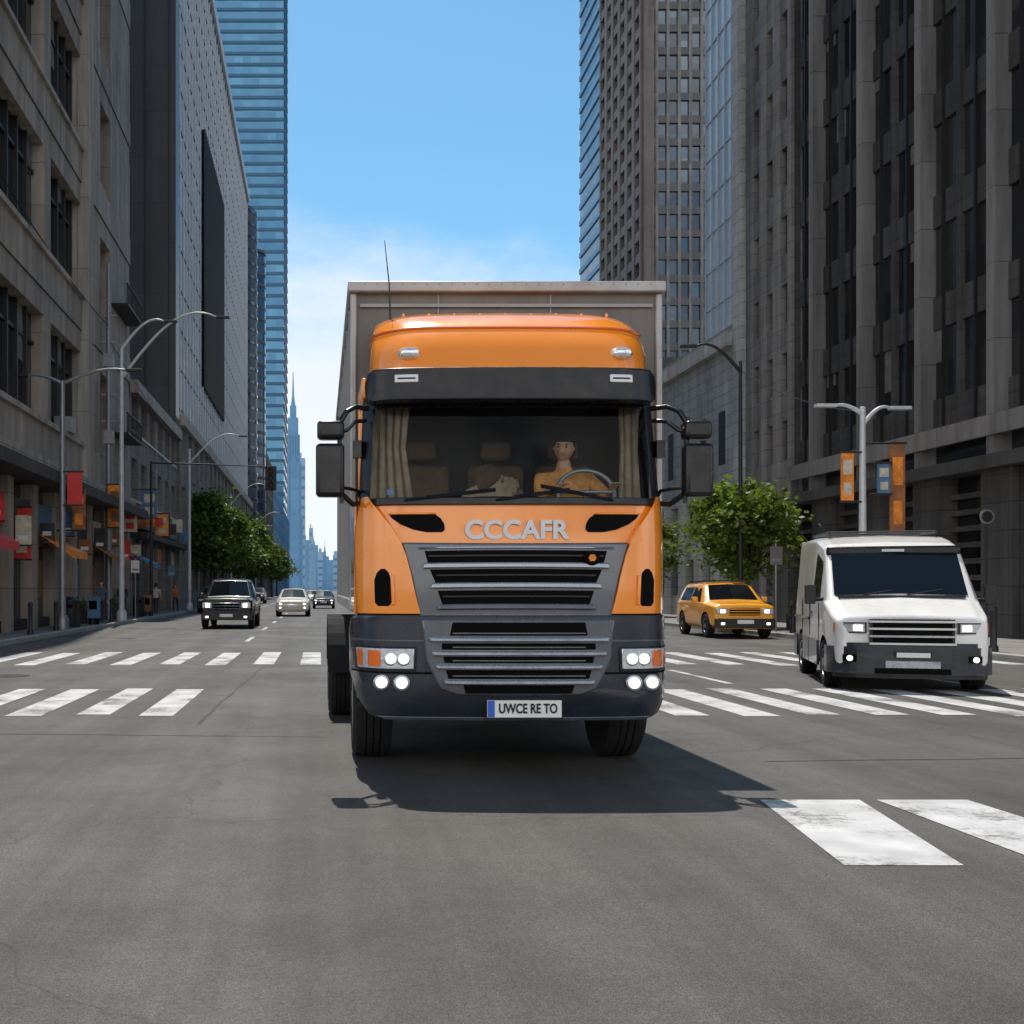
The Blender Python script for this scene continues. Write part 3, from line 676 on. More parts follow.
def small_front(e,w_,zg0,zg1,zl0,zl1,yf,grm,lit=True,bumperm='blackp'):
    b=MB(); ms=['void',grm,'lenslit' if lit else 'lens',bumperm,'white','silver']
    b.box(-w_*.5,w_*.5,yf-.04,yf+.1,zg0,zg1,0)
    for k in range(3):
        z=zg0+(zg1-zg0)*(k+.5)/3; b.box(-w_*.5-.02,w_*.5+.02,yf-.07,yf,z-.015,z+.015,1)
    for s in (-1,1):
        b.box(s*w_*.56,s*w_*.93,yf-.03,yf+.2,zl0,zl1,5); b.box(s*w_*.64,s*w_*.8,yf-.045,yf,zl0+.03,zl1-.03,2)
        b.box(s*w_*.68,s*w_*.8,yf-.13,yf,.43,.5,2 if lit else 0)
    b.box(-w_*.97,w_*.97,yf-.1,yf+.25,.34,.62,3); b.box(-.25,.25,yf-.12,yf-.08,.46,.58,4)
    b.obj('front_fascia',e,ms,bevel=.02)
def mirrors(e,w_,y,z,m):
    b=MB()
    for s in (-1,1): b.box(s*(w_+.02),s*(w_+.2),y,y+.1,z,z+.16)
    b.obj('wing_mirrors',e,[m],bevel=.03)
T=empty('yellow_taxi_car',(13.05,33.8,0),R(-4))
stS=[(0,.84,.98,.78),(.08,.92,1.06,.84),(1.05,.98,1.15,.88),(1.1,.98,1.17,.88),(1.75,.98,1.66,.74),(2.1,.98,1.74,.74),(3.9,.98,1.72,.74),(4.45,.95,1.25,.84),(4.6,.9,1.1,.82)]
car(T,stS,.3,1.1,'yellow',[.85,3.6],.38,[(1.12,1.74,.97)],[(1.45,2.6,.1,.85,1.85,2.6),(2.68,3.9,.1,.85,2.68,3.75)],[(3.95,4.4,.9)])
small_front(T,.92,.72,.95,.76,.93,0,'yellow',True); mirrors(T,.98,1.5,1.12,'yellow')
b=MB(); b.box(-.7,.7,2.0,2.05,1.78,1.82); b.box(-.72,-.68,2.0,3.6,1.75,1.8); b.box(.68,.72,2.0,3.6,1.75,1.8); b.obj('roof_rails',T,['poledark'])
P=empty('black_pickup_truck',(-3.6,42.3,0),R(0))
stP=[(0,.92,1.08,.86),(.08,1.0,1.16,.92),(1.25,1.02,1.22,.94),(1.3,1.02,1.24,.94),(1.9,1.02,1.86,.78),(2.15,1.02,1.93,.78),(3.5,1.02,1.9,.78),(3.7,1.02,1.25,.95),(5.6,1.02,1.22,.96),(5.7,1.0,1.15,.94)]
car(P,stP,.42,1.15,'blackpaint',[.95,4.5],.42,[(1.32,1.88,.97)],[(1.65,2.5,.1,.85,2.0,2.5),(2.6,3.5,.1,.85,2.6,3.45)])
small_front(P,1.0,.72,1.05,.8,1.02,0,'silver',True,bumperm='blackp'); mirrors(P,1.02,1.7,1.22,'blackp')
b=MB(); b.box(-.8,.8,3.9,5.5,1.24,1.45); b.obj('cargo',P,['signcream'],bevel=.05)
def sedan(x,y,pm,sc=1):
    e=empty('sedan_car',(x,y,0)); e.scale=(sc,sc,sc)
    st=[(0,.78,.72,.7),(.1,.86,.82,.78),(1.2,.9,.95,.8),(1.25,.9,.97,.8),(1.95,.9,1.4,.64),(2.3,.9,1.45,.64),(3.2,.9,1.42,.64),(3.9,.9,1.02,.78),(4.5,.86,.98,.76),(4.6,.8,.9,.7)]
    car(e,st,.25,.9,pm,[.85,3.5],.32,[(1.27,1.95,.96)],[(1.7,3.5,.12,.85,2.1,3.1)])
    small_front(e,.86,.5,.66,.58,.72,0,'silver',True,bumperm=pm)
sedan(-1.55,62,'vsilver',1.08); sedan(.3,88,'blackpaint',1.0); sedan(-.9,120,'vsilver',1.0); sedan(.5,150,'redpaint'); sedan(.9,190,'whitepaint'); sedan(-3.6,140,'whitepaint')
def suv(x,y,pm,rz=0):
    e=empty('suv_car',(x,y,0),rz)
    car(e,stS,.3,1.1,pm,[.85,3.6],.38,[(1.12,1.74,.97)],[(1.45,2.6,.1,.85,1.85,2.6),(2.68,3.9,.1,.85,2.68,3.75)])
    small_front(e,.92,.72,.95,.76,.93,0,'silver',False)
suv(-6.9,70,'blackpaint'); suv(-7.0,97,'vsilver'); suv(-2.2,105,'blackpaint'); suv(-7.0,120,'redpaint')

# ---------------- TRUCK ----------------
TR=empty('orange_box_truck',(1.565,8.8,0)); TR.scale=(1.045,1,1)
ft=[(0,0.0),(1.3,0.0),(1.9,.0),(2.2,.03),(3.05,.22),(3.3,.26),(4.2,.3)]
def lerp(t,v):
    for a,b in zip(t,t[1:]):
        if a[0]<=v<=b[0]:
            k=(v-a[0])/(b[0]-a[0]); return a[1]+(b[1]-a[1])*k
    return t[0][1] if v<t[0][0] else t[-1][1]
def fy(x,z): return lerp(ft,z)+.07*(x/1.24)**2+.36*(min(abs(x),1.25)/1.24)**12
def fbp(x,z): return -.13+.10*(x/1.25)**2+.40*(min(abs(x),1.26)/1.25)**12+.10*max(0,(.75-z)/.3)**2
def patch(name,rows,off,mats_,th=.03,F_=fy,n=28,sub=3,arch=0,bevel=.006,parent=TR,bz=1.25):
    rr=[]
    for a,b in zip(rows,rows[1:]):
        for k in range(sub): rr.append(tuple(p+(q-p)*k/sub for p,q in zip(a,b)))
    rr.append(rows[-1]); mb=MB(); nr=len(rr)
    for lay in ((0,1) if th else (0,)):
        for (z,xl,xr) in rr:
            for i in range(n+1):
                x=xl+(xr-xl)*i/n; zz=z+arch*(1-(x/bz)**2)
                mb.v.append((x,F_(x,zz)-off+(th if lay else 0),zz))
    c=n+1; tot=nr*c
    for k in range(nr-1):
        for i in range(n):
            a=k*c+i; mb.f.append((a,a+1,a+c+1,a+c)); mb.m.append(0)
            if th: mb.f.append((tot+a,tot+a+c,tot+a+c+1,tot+a+1)); mb.m.append(0)
    if th:
        for i in range(n):
            mb.f.append((i,tot+i,tot+i+1,i+1)); a=(nr-1)*c+i; mb.f.append((a,a+1,tot+a+1,tot+a)); mb.m+=[0,0]
        for k in range(nr-1):
            a=k*c; mb.f.append((a,a+c,tot+a+c,tot+a)); a=k*c+n; mb.f.append((a,tot+a,tot+a+c,a+c)); mb.m+=[0,0]
    return mb.obj(name,parent,mats_,bevel=bevel,ang=50)
patch('front_panel',[(1.25,-1.18,1.18),(1.9,-1.2,1.2),(2.2,-1.18,1.18)],0,['orange'],.04)
patch('grille_surround',[(1.30,-.74,.74),(1.62,-.80,.80),(1.84,-.86,.86),(1.895,-.875,.875)],.03,['steel'],.05,arch=-.02,bz=1.6,bevel=.015)
for i,(z0,z1,wa,wb) in enumerate([(1.36,1.48,.56,.60),(1.53,1.65,.61,.66),(1.69,1.80,.67,.70)]):
    patch('grille_opening',[(z0,-wa,wa),(z1,-wb,wb)],.034,['void'],.02,arch=.02)  # no hole: black sheet stands in for the shade behind the slats
    patch('grille_slat',[(z0-.035,-wa-.05,wa+.05),(z0+.012,-wa-.03,wa+.03)],.075,['silver' if i else 'steel'],.07,arch=.02,bevel=.012)
    zc=(z0+z1)/2+.01
    patch('grille_bar',[(zc-.01,-wa+.0,wa),(zc+.012,-wa,wa)],.05,['blackp'],.03,arch=.02)
patch('grille_lip',[(1.812,-.74,.74),(1.832,-.755,.755)],.055,['silver'],.04,arch=.02,bevel=.008)
for s in (-1,1):
    def xs(rows): return [(z,min(s*a,s*b),max(s*a,s*b)) for z,a,b in rows]
    patch('wing_panel',xs([(1.31,.73,1.20),(1.45,.765,1.215),(1.62,.80,1.22),(1.78,.84,1.225),(1.9,.885,1.225),(2.0,.945,1.22),(2.1,1.02,1.205),(2.2,1.09,1.185),(2.26,1.125,1.17)]),.055,['orange'],.09,n=24,bevel=.025)
    patch('wing_vent',xs([(1.37,.97,1.05),(1.40,.95,1.075),(1.58,.955,1.08),(1.64,.97,1.06),(1.67,1.0,1.03)]),.058,['void'],.02,n=8)
    patch('wing_vent_lip',xs([(1.38,.925,.95),(1.62,.935,.96)]),.078,['orange'],.03,n=4)
    patch('intake_slot',xs([(1.965,.56,.68),(1.985,.54,.78),(2.03,.545,.88),(2.075,.57,.94),(2.105,.61,.965)]),.012,['void'],.03,n=10)  # flat dark patch painting the shade of a recess
    patch('intake_lip',xs([(2.108,.60,.97),(2.122,.62,.98)]),.022,['orange'],.03,n=10)
    patch('a_pillar',xs([(2.2,1.115,1.19),(3.08,1.06,1.15)]),.012,['blackp'],.06,n=8)
    patch('headlamp_housing',xs([(.855,.77,1.22),(1.05,.765,1.23)]),.012,['blackp'],.04,F_=fbp,n=16)
    patch('headlamp_lens',xs([(.875,.79,1.20),(1.035,.785,1.215)]),.022,['lens'],.03,F_=fbp,n=16,bevel=.012)
    b=MB(); 
    for fx in (.865,.96): b.lathe((s*fx,fbp(fx,.955)-.028,.955),[(.055,.02),(.055,0),(.045,-.004)],2,18,'y'); b.lathe((s*fx,fbp(fx,.955)-.036,.955),[(.044,.01),(.042,0),(.015,-.006)],1,16,'y')
    b.obj('headlamp_reflectors',TR,['silver','beam','silver'])
    patch('indicator',xs([(.89,1.04,1.13),(1.02,1.04,1.13)]),.034,['amber'],.03,F_=fbp,n=6)
    patch('indicator_side',xs([(.89,1.17,1.205),(1.02,1.17,1.21)]),.034,['amber'],.03,F_=fbp,n=6)
    b=MB()
    for fx in (.88,1.03):
        b.lathe((s*fx,fbp(fx,.765)-.03,.765),[(.062,.03),(.062,0),(.05,-.005)],1,24,'y'); b.lathe((s*fx,fbp(fx,.765)-.04,.765),[(.047,.01),(.045,0),(.02,-.008)],0,24,'y')
    b.obj('fog_lamps',TR,['beam','silver'])
patch('bumper',[(.47,-1.05,1.05),(.5,-1.12,1.12),(.62,-1.2,1.2),(.8,-1.25,1.25),(1.15,-1.255,1.255),(1.26,-1.24,1.24),(1.30,-1.18,1.18)],0,['bumper'],.5,F_=fbp,n=40,bevel=.02)
patch('bumper_step_line',[(.835,-1.245,1.245),(.85,-1.245,1.245)],.012,['void'],.02,F_=fbp,n=40)
patch('bumper_crease',[(1.09,-1.25,1.25),(1.105,-1.25,1.25)],.012,['steel'],.02,F_=fbp,n=40)
patch('bumper_lip',[(.46,-1.0,1.0),(.49,-1.06,1.06)],.02,['steel'],.05,F_=fbp,n=40)
patch('lower_grille_surround',[(.67,-.46,.46),(.73,-.60,.60),(.95,-.70,.70),(1.27,-.73,.73)],.03,['steel'],.05,F_=fbp,bevel=.015)
for (z0,z1,wa,wb) in [(.685,.755,.40,.42),(.80,.87,.53,.55),(.925,.975,.56,.57),(1.03,1.08,.58,.58),(1.14,1.245,.52,.50)]:
    patch('lower_grille_opening',[(z0,-wa,wa),(z1,-wb,wb)],.036,['void'],.02,F_=fbp)  # black sheet in place of a shaded hollow
for (z,wa) in [(.775,.56),(.895,.62),(1.0,.65),(1.11,.67)]:
    patch('lower_grille_bar',[(z-.019,-wa,wa),(z+.019,-wa-.01,wa+.01)],.085,['silver'],.08,F_=fbp,bevel=.012)
    patch('lower_grille_fin',[(z+.045,-.5,.5),(z+.055,-.5,.5)],.05,['steel'],.04,F_=fbp,bevel=.0)
patch('upper_gap',[(1.272,-1.2,1.2),(1.31,-1.2,1.2)],.02,['void'],.1)
pl=MB(); yb=fbp(0,.56)-.035; pl.box(-.245,.335,yb,yb+.03,.485,.64,0); pl.box(-.235,.325,yb-.004,yb+.01,.495,.63,1); pl.box(-.232,-.18,yb-.007,yb,.498,.627,2)
pl.obj('number_plate',TR,['blackp','white','blue'])
def text(s,size,loc,mat_,parent,name,ext=.006,off=.0,sx=1,rot=(90,0,0)):
    c=bpy.data.curves.new(name,'FONT'); c.body=s; c.size=size; c.extrude=ext; c.offset=off; c.align_x='CENTER'; c.align_y='CENTER'
    c.materials.append(M[mat_]); o=bpy.data.objects.new(name,c); scn.collection.objects.link(o); o.parent=parent; o.location=loc
    o.rotation_euler=tuple(R(a) for a in rot); o.scale=(sx,1,1); return o
text('UWCE RE TO',.105,(.072,yb-.008,.562),'blackp',TR,'plate_lettering',.001,.003,.70)
text('CCCAFR',.205,(.005,fy(0,1.99)-.012,1.975),'letter',TR,'front_lettering',.006,.0065,1.0)
b=MB(); y_=fy(.56,1.74)-.085; b.lathe((.57,y_,1.755),[(.06,.03),(.06,0),(.05,-.008)],0,24,'y'); b.lathe((.57,y_-.009,1.755),[(.034,.004),(.028,-.004)],1,6,'y'); b.obj('badge',TR,['void','signorange'])
patch('cowl',[(2.185,-1.14,1.14),(2.245,-1.13,1.13)],.03,['blackp'],.08)
patch('windscreen',[(2.22,-1.125,1.125),(3.08,-1.07,1.07)],.006,['wsglass'],0,bevel=0,sub=10,n=40)
patch('windscreen_sticker',[(2.27,-.98,-.93),(2.31,-.98,-.93)],.009,['signblue'],.002,n=3,bevel=0)
patch('windscreen_header',[(3.0,-1.06,1.06),(3.3,-1.1,1.1)],.0,['blackp'],.05)
b=MB()
for (xa,za,xb,zb_) in [(-.85,2.22,-.15,2.30),(-.15,2.22,.42,2.3),(.75,2.22,.2,2.33)]:
    pts=[(xa+(xb-xa)*t,fy(xa+(xb-xa)*t,za+(zb_-za)*t)-.035,za+(zb_-za)*t) for t in (0,.25,.5,.75,1)]
    b.tube(pts,.012,n=6); b.tube([(p[0],p[1]+.015,p[2]+.015) for p in pts[1:]],.008,n=5)
b.obj('wipers',TR,['blackp'])
patch('sun_visor',[(3.03,-1.09,1.09),(3.06,-1.13,1.13),(3.2,-1.14,1.14),(3.27,-1.12,1.12),(3.3,-1.08,1.08)],.2,['blackp'],.22,bevel=.02)
for s in (-1,1):
    patch('marker_lamp_plate',[(3.175,min(s*.74,s*.92),max(s*.74,s*.92)),(3.24,min(s*.74,s*.92),max(s*.74,s*.92))],.212,['white'],.02,n=4)
    patch('marker_lamp_line',[(3.2,min(s*.76,s*.9),max(s*.76,s*.9)),(3.215,min(s*.76,s*.9),max(s*.76,s*.9))],.216,['blackp'],.02,n=4)
FX=.05
def fair(rows,name,m,back=1.3,n=36,pw=8,cd_=.28):
    mb=MB()
    for (z,w_,f) in rows:
        w_*=.955
        mb.v.append((-w_+FX,back,z))
        for i in range(n+1):
            u=-1+2*i/n; u=math.copysign(abs(u)**.75,u); mb.v.append((u*w_+FX,f+.06*u*u+cd_*abs(u)**pw,z))
        mb.v.append((w_+FX,back,z))
    c=n+3
    for k in range(len(rows)-1):
        for i in range(c-1): a=k*c+i; mb.f.append((a,a+1,a+c+1,a+c)); mb.m.append(0)
        a=k*c; mb.f.append((a+c-1,a,a+c,a+c+c-1)); mb.m.append(0)
    mb.f.append(tuple((len(rows)-1)*c+i for i in range(c))); mb.m.append(0)
    mb.f.append(tuple(i for i in range(c))); mb.m.append(0)
    return mb.obj(name,TR,[m],ang=40)
fair([(3.28,1.14,.20),(3.34,1.16,.22),(3.5,1.17,.27),(3.64,1.165,.36),(3.76,1.15,.48),(3.86,1.12,.66),(3.93,1.07,.86),(3.97,1.0,1.02),(3.975,.95,1.17)],'roof_fairing','orange')
fair([(3.69,1.168,.405),(3.702,1.172,.395),(3.715,1.165,.415)],'fairing_seam','amber')
b=MB()
for i in range(9):
    x=-.85+i*.2125+FX; b.lathe((x,.80+.02*abs(x),3.905),[(.012,-.02),(.012,.006),(.006,.01)],0,10,'z')
b.obj('roof_studs',TR,['orange'])
b=MB()
for s in (-1,1):
    i0=len(b.v); n_=20
    for (q,o) in ((1,.08),(1,.0),(.75,-.04),(.3,-.055)):
        for j in range(n_):
            a=2*math.pi*j/n_; b.v.append((s*.84+FX+math.cos(a)*.092*q,.315+o-.01,3.46+math.sin(a)*.055*q))
    for kk in range(3):
        for j in range(n_): a=i0+kk*n_+j; c=i0+kk*n_+(j+1)%n_; b.f.append((a,c,c+n_,a+n_)); b.m.append(0)
    b.f.append(tuple(i0+3*n_+j for j in range(n_))); b.m.append(0)
b.obj('roof_lamps',TR,['lens'])
b=MB()
for s in (-1,1):
    b.box(s*1.19,s*1.225,.42,1.3,1.3,2.24); b.box(s*1.12,s*1.17,1.05,1.3,2.24,3.28); b.box(s*1.12,s*1.165,.42,1.3,3.1,3.28)
b.obj('cab_sides',TR,['orange'],bevel=.02)
b=MB()
for s in (-1,1): b.poly([(s*1.15,.45,2.24),(s*1.15,1.05,2.24),(s*1.15,1.05,3.1),(s*1.15,.45,3.1)])
b.obj('side_windows',TR,['wsglass'])
b=MB(); b.box(-1.17,1.17,1.24,1.3,1.3,3.28); b.box(-1.17,1.17,.3,1.3,1.3,1.34); b.box(-1.1,1.1,.45,1.24,3.22,3.27); b.obj('cab_back_wall',TR,['interior'])
b=MB()
b.box(-1.08,1.08,.22,.5,1.9,2.2); b.box(-.3,.25,.2,.55,2.2,2.27)
b.obj('dashboard',TR,['interior'],bevel=.04)
b=MB()
for sx in (-.62,.60,.02):
    b.box(sx-.24,sx+.24,.76,1.15,1.75,1.9); b.box(sx-.24,sx+.24,1.08,1.2,1.9,2.62); b.box(sx-.13,sx+.13,1.09,1.19,2.66,2.84)
b.obj('seats',TR,['seat'],bevel=.05,seg=3)
b=MB()
for (s,n_) in ((-1,9),(1,4)):
    for i in range(n_): b.tube([(s*(1.07-.038*i),.5+.05*(i%2),2.22),(s*(1.05-.028*i),.5+.05*(i%2),2.7),(s*(1.06-.033*i),.52+.05*(i%2),3.05)],[.03,.022,.028],0,8)
b.obj('curtains',TR,['curt'])
b=MB()
for (cx,cy,cz,r_,m_) in [(-.05,1.02,2.46,.15,0),(.06,1.0,2.32,.18,1),(-.14,.98,2.26,.15,1)]:
    i0=len(b.v); nu,nv=24,14
    for v_ in range(nv+1):
        th=math.pi*v_/nv
        for u_ in range(nu):
            ph=2*math.pi*u_/nu; q=r_*(1+.18*math.sin(3*ph+cz*9+v_*.6)+.12*math.sin(5*ph+1.3*v_)); b.v.append((cx+q*math.sin(th)*math.cos(ph),cy+q*.5*math.sin(th)*math.sin(ph),cz+q*.9*math.cos(th)))
    for v_ in range(nv):
        for u_ in range(nu):
            a=i0+v_*nu+u_; c=i0+v_*nu+(u_+1)%nu; b.f.append((a,c,c+nu,a+nu)); b.m.append(m_)
b.obj('clothes_on_seat',TR,['seat','curt'])
b=MB()
pts=[(.66+.23*math.cos(a),.52+.08*math.sin(a),2.33+.19*math.sin(a)) for a in [2*math.pi*i/28 for i in range(29)]]
b.tube(pts,.018,0,8); b.tube([(.66,.52,2.33),(.66,.48,2.1)],.03); b.tube([(.45,.52,2.33),(.87,.52,2.33)],.015)
b.obj('steering_wheel',TR,['pole'])
def finish_body(V,E,Rr,e,mats_,rule):
    me=bpy.data.meshes.new('body'); me.from_pydata(V,E,[]); o=bpy.data.objects.new('body',me); scn.collection.objects.link(o); o.parent=e
    o.modifiers.new('s','SKIN')
    for i,r_ in enumerate(Rr): me.skin_vertices[0].data[i].radius=r_
    me.skin_vertices[0].data[0].use_root=True
    su=o.modifiers.new('u','SUBSURF'); su.levels=2; su.render_levels=2
    bpy.context.view_layer.update(); dg=bpy.context.evaluated_depsgraph_get(); m2=bpy.data.meshes.new_from_object(o.evaluated_get(dg)); o.modifiers.clear(); o.data=m2
    m2.materials.clear()
    for k in mats_: m2.materials.append(M[k])
    for p in m2.polygons: p.use_smooth=True; p.material_index=rule(p.center)
def add_head(e,hc,rot_):
    bm=bmesh.new(); bmesh.ops.create_uvsphere(bm,u_segments=28,v_segments=20,radius=.1)
    for v in bm.verts:
        p=v.co; p.z*=1.18; p.x*=.80
        if p.z<-.03: p.x*=1-.28*(-p.z-.03)/.09; 
        if p.y<-.085 and abs(p.x)<.025 and -.04<p.z<.01: p.y-=.022
        if p.y<0 and .005<p.z<.03 and .015<abs(p.x)<.045: p.y+=.008
    me=bpy.data.meshes.new('head'); bm.to_mesh(me); bm.free(); 
    for p in me.polygons: p.use_smooth=True
    me.materials.append(M['skin']); h=bpy.data.objects.new('head',me); scn.collection.objects.link(h); h.parent=e; h.location=hc; h.rotation_euler=rot_
    f=MB()
    for s in (-1,1):
        f.lathe((s*.031,-.083,.016),[(.003,-.006),(.009,-.003),(.009,.008)],1,10,'y'); f.lathe((0,.0,0),[(.022,s*.074),(.016,s*.09)],0,10,'x')
        f.box(s*.016,s*.046,-.093,-.08,.034,.041,3)
    f.box(-.024,.024,-.089,-.08,-.056,-.049,2)
    f.obj('face_features',h,['skin','void','signbrown','hair'])
    bm=bmesh.new(); bmesh.ops.create_uvsphere(bm,u_segments=32,v_segments=24,radius=.114)
    bmesh.ops.delete(bm,geom=[v for v in bm.verts if (v.co.z<.045 and v.co.y<-.02) or (v.co.z<-.02 and v.co.y<.02) or v.co.z<-.075],context='VERTS')
    rr=random.Random(1)
    for v in bm.verts: v.co.z*=1.17; v.co.x*=.86; v.co*=1+rr.uniform(-.03,.04)
    me=bpy.data.meshes.new('hair'); bm.to_mesh(me); bm.free(); me.materials.append(M['hair'])
    for p in me.polygons: p.use_smooth=True
    ho=bpy.data.objects.new('hair',me); scn.collection.objects.link(ho); ho.parent=h; ho.modifiers.new('t','SOLIDIFY').thickness=.012
def skel():
    V=[];E=[];Rr=[]
    def add(p,r,par=None):
        V.append(tuple(p)); Rr.append(r); i=len(V)-1
        if par is not None: E.append((par,i))
        return i
    return V,E,Rr,add
def hand(add,V,el,H,mid,s):
    wr_=add(Vector(H)+(mid-Vector(H)).normalized()*.07,(.03,.024),el); pm=add(H,(.036,.02),wr_); d=(Vector(H)-mid).normalized()
    for k in range(4):
        o=Vector(((k-1.5)*.02,0,0)); a=add(Vector(H)+d*.045+o,(.009,.009),pm); add(Vector(H)+d*(.07+.006*(k in (1,2)))+o+Vector((0,-.01,-.02+.003*k)),(.008,.008),a)
    add(Vector(H)+Vector((-s*.045,0,.01)),(.01,.01),pm)
def driver(name,x,y,z,shirt,handL,handR,lean=0,turn=0):
    e=empty(name,(0,0,0)); e.parent=TR; V,E,Rr,add=skel()
    pel=add((x,y,z),(.16,.12)); wa=add((x+lean*.3,y-.01,z+.2),(.16,.12),pel); ch=add((x+lean*.7,y-.02,z+.40),(.19,.13),wa); nb=add((x+lean*.9,y-.02,z+.50),(.10,.08),ch); nk=add((x+lean,y-.03,z+.56),(.06,.062),nb); add((x+lean,y-.035,z+.63),(.058,.06),nk)
    for s in (-1,1):
        hp=add((x+s*.1,y-.1,z-.02),(.09,.09),pel); kn=add((x+s*.14,y-.42,z+.02),(.065,.065),hp); add((x+s*.14,y-.45,z-.38),(.045,.045),kn)
        sh=add((x+lean*.8+s*.20,y-.02,z+.44),(.078,.075),ch); H=handL if s<0 else handR
        mid=Vector(V[sh]).lerp(Vector(H),.5)+Vector((s*.07,.03,-.12)); el=add(mid,(.052,.052),sh); hand(add,V,el,H,mid,s)
    finish_body(V,E,Rr,e,[shirt,'skin'],lambda c:1 if c.z>z+.54 or (c-Vector(handL)).length<.13 or (c-Vector(handR)).length<.13 else 0)
    add_head(e,Vector((x+lean,y-.05,z+.705)),(R(6),R(5),turn))
driver('driver_person',.58,.80,2.02,'jacket',(.44,.50,2.38),(.88,.50,2.38),-.05,R(-22))
def walker(x,y,rz,top,phase=1):
    e=empty('pedestrian',(x,y,.13),rz); V,E,Rr,add=skel()
    pel=add((0,0,.95),(.15,.11)); wa=add((0,0,1.12),(.14,.10),pel); ch=add((0,0,1.33),(.18,.12),wa); nb=add((0,0,1.44),(.09,.07),ch); nk=add((0,-.01,1.5),(.055,.055),nb); add((0,-.015,1.57),(.055,.055),nk)
    for s in (-1,1):
        q=s*phase; hp=add((s*.1,0,.88),(.095,.095),pel); kn=add((s*.1,-.16*q-.03,.5),(.06,.06),hp); an=add((s*.1,-.24*q+.05,.1),(.042,.042),kn); add((s*.1,-.24*q-.10,.04),(.045,.035),an)
        sh=add((s*.2,0,1.38),(.07,.07),ch); mid=Vector((s*.25,.10*q,1.12)); el=add(mid,(.048,.048),sh); hand(add,V,el,(s*.26,.10*q-.10,.9),mid,s)
    finish_body(V,E,Rr,e,[top,'skin','trouser'],lambda c:2 if c.z<.93 and abs(c.x)<.21 else (1 if c.z>1.49 or (c.z<.97 and abs(c.x)>.2) else 0))
    add_head(e,Vector((0,-.03,1.65)),(0,0,0))
walker(-9.35,47,0,'shirt'); walker(-9.7,54,0,'trouser',-1); walker(-9.4,63,R(180),'signcream'); walker(-9.2,70,0,'signbrown',-1)
b=MB()
for s in (-1,1):
    b.box(s*1.31,s*1.53,.02,.16,2.25,2.68,0); b.box(s*1.31,s*1.52,.02,.18,2.715,2.865,0)
b.obj('mirror_housings',TR,['blackp'],bevel=.035,seg=4)
b=MB()
for s in (-1,1):
    b.tube([(s*1.12,.3,3.0),(s*1.22,.2,3.0),(s*1.29,.12,2.95),(s*1.34,.1,2.86)],.022)
    b.tube([(s*1.14,.3,2.9),(s*1.22,.2,2.88),(s*1.29,.14,2.80),(s*1.35,.12,2.78)],.018)
    b.tube([(s*1.35,.1,2.9),(s*1.33,.1,2.2)],.016); b.tube([(s*1.15,.32,2.22),(s*1.24,.2,2.2),(s*1.32,.12,2.27)],.022)
    b.tube([(s*1.17,.35,2.25),(s*1.2,.3,2.32),(s*1.27,.2,2.33),(s*1.33,.12,2.33)],.015); b.box(s*1.17,s*1.235,.3,.42,2.6,2.74)
b.obj('mirror_arms',TR,['blackp'])
MB().tube([(-.90,.95,3.85),(-.91,.95,4.2),(-.95,.95,4.6)],[.009,.006,.003],n=6).obj('antenna',TR,['blackp'])
bx0,bx1,by0,by1,bz0,bz1=-1.23,1.55,1.42,9.2,1.38,4.36
MB().box(bx0+.02,bx1-.02,by0+.03,by1,bz0,bz1-.02).obj('cargo_box',TR,['boxdark'],smooth=False)
b=MB()
for (a,c) in ((bx0,bx0+.06),(bx1-.06,bx1)): b.box(a,c,by0,by0+.1,bz0,bz1-.1)
b.box(bx0-.02,bx1+.02,by0-.05,by1+.02,bz1-.1,bz1); b.box(bx0-.003,bx1+.003,by0-.01,by1,bz0-.08,bz0+.04)
b.obj('box_frame',TR,['boxf'],bevel=.015)
b=MB()
for xx in (bx0-.004,bx1-.036):
    for k in range(9): b.box(xx,xx+.04,by0+.6+k*.85,by0+.66+k*.85,bz0+.05,bz1-.11)
b.obj('box_ribs',TR,['boxp'])
b=MB()
for xx in (-.45,.55): b.box(xx,xx+.012,by0+.02,by0+.04,bz0+.1,bz1-.11)
b.box(bx0+.09,bx1-.09,by0+.0,by0+.05,4.13,4.16)
for k in range(24): b.lathe((bx0+.13+k*.11,by0-.05,bz1-.03),[(.009,.004),(.007,-.006)],0,8,'y')
b.obj('box_front_seams',TR,['boxp'])
b=MB(); b.box(-.45,-.35,.5,9,.75,1.05); b.box(.35,.45,.5,9,.75,1.05); b.box(-.9,.9,.5,1.3,.8,1.28); b.tube([(-1,1.2,.52),(1,1.2,.52)],.08)
for y in (4.5,5.9): b.tube([(-1.1,y,.52),(1.1,y,.52)],.1)
b.box(-1.15,-.6,2.1,3.3,.5,1.1); b.box(.6,1.15,2.1,3.3,.5,1.1); b.obj('chassis',TR,['blackp'],bevel=.02)
b=MB()
for s in (-1,1):
    wheel(b,s*1.22,1.2,.52,.34,s,truck=True)
    for y in (4.5,5.75):
        wheel(b,s*1.40,y,.52,.28,s,truck=True); wheel(b,s*1.08,y,.52,.28,s,truck=True)
b.obj('wheels',TR,['rubber','rim','void'])
b=MB()
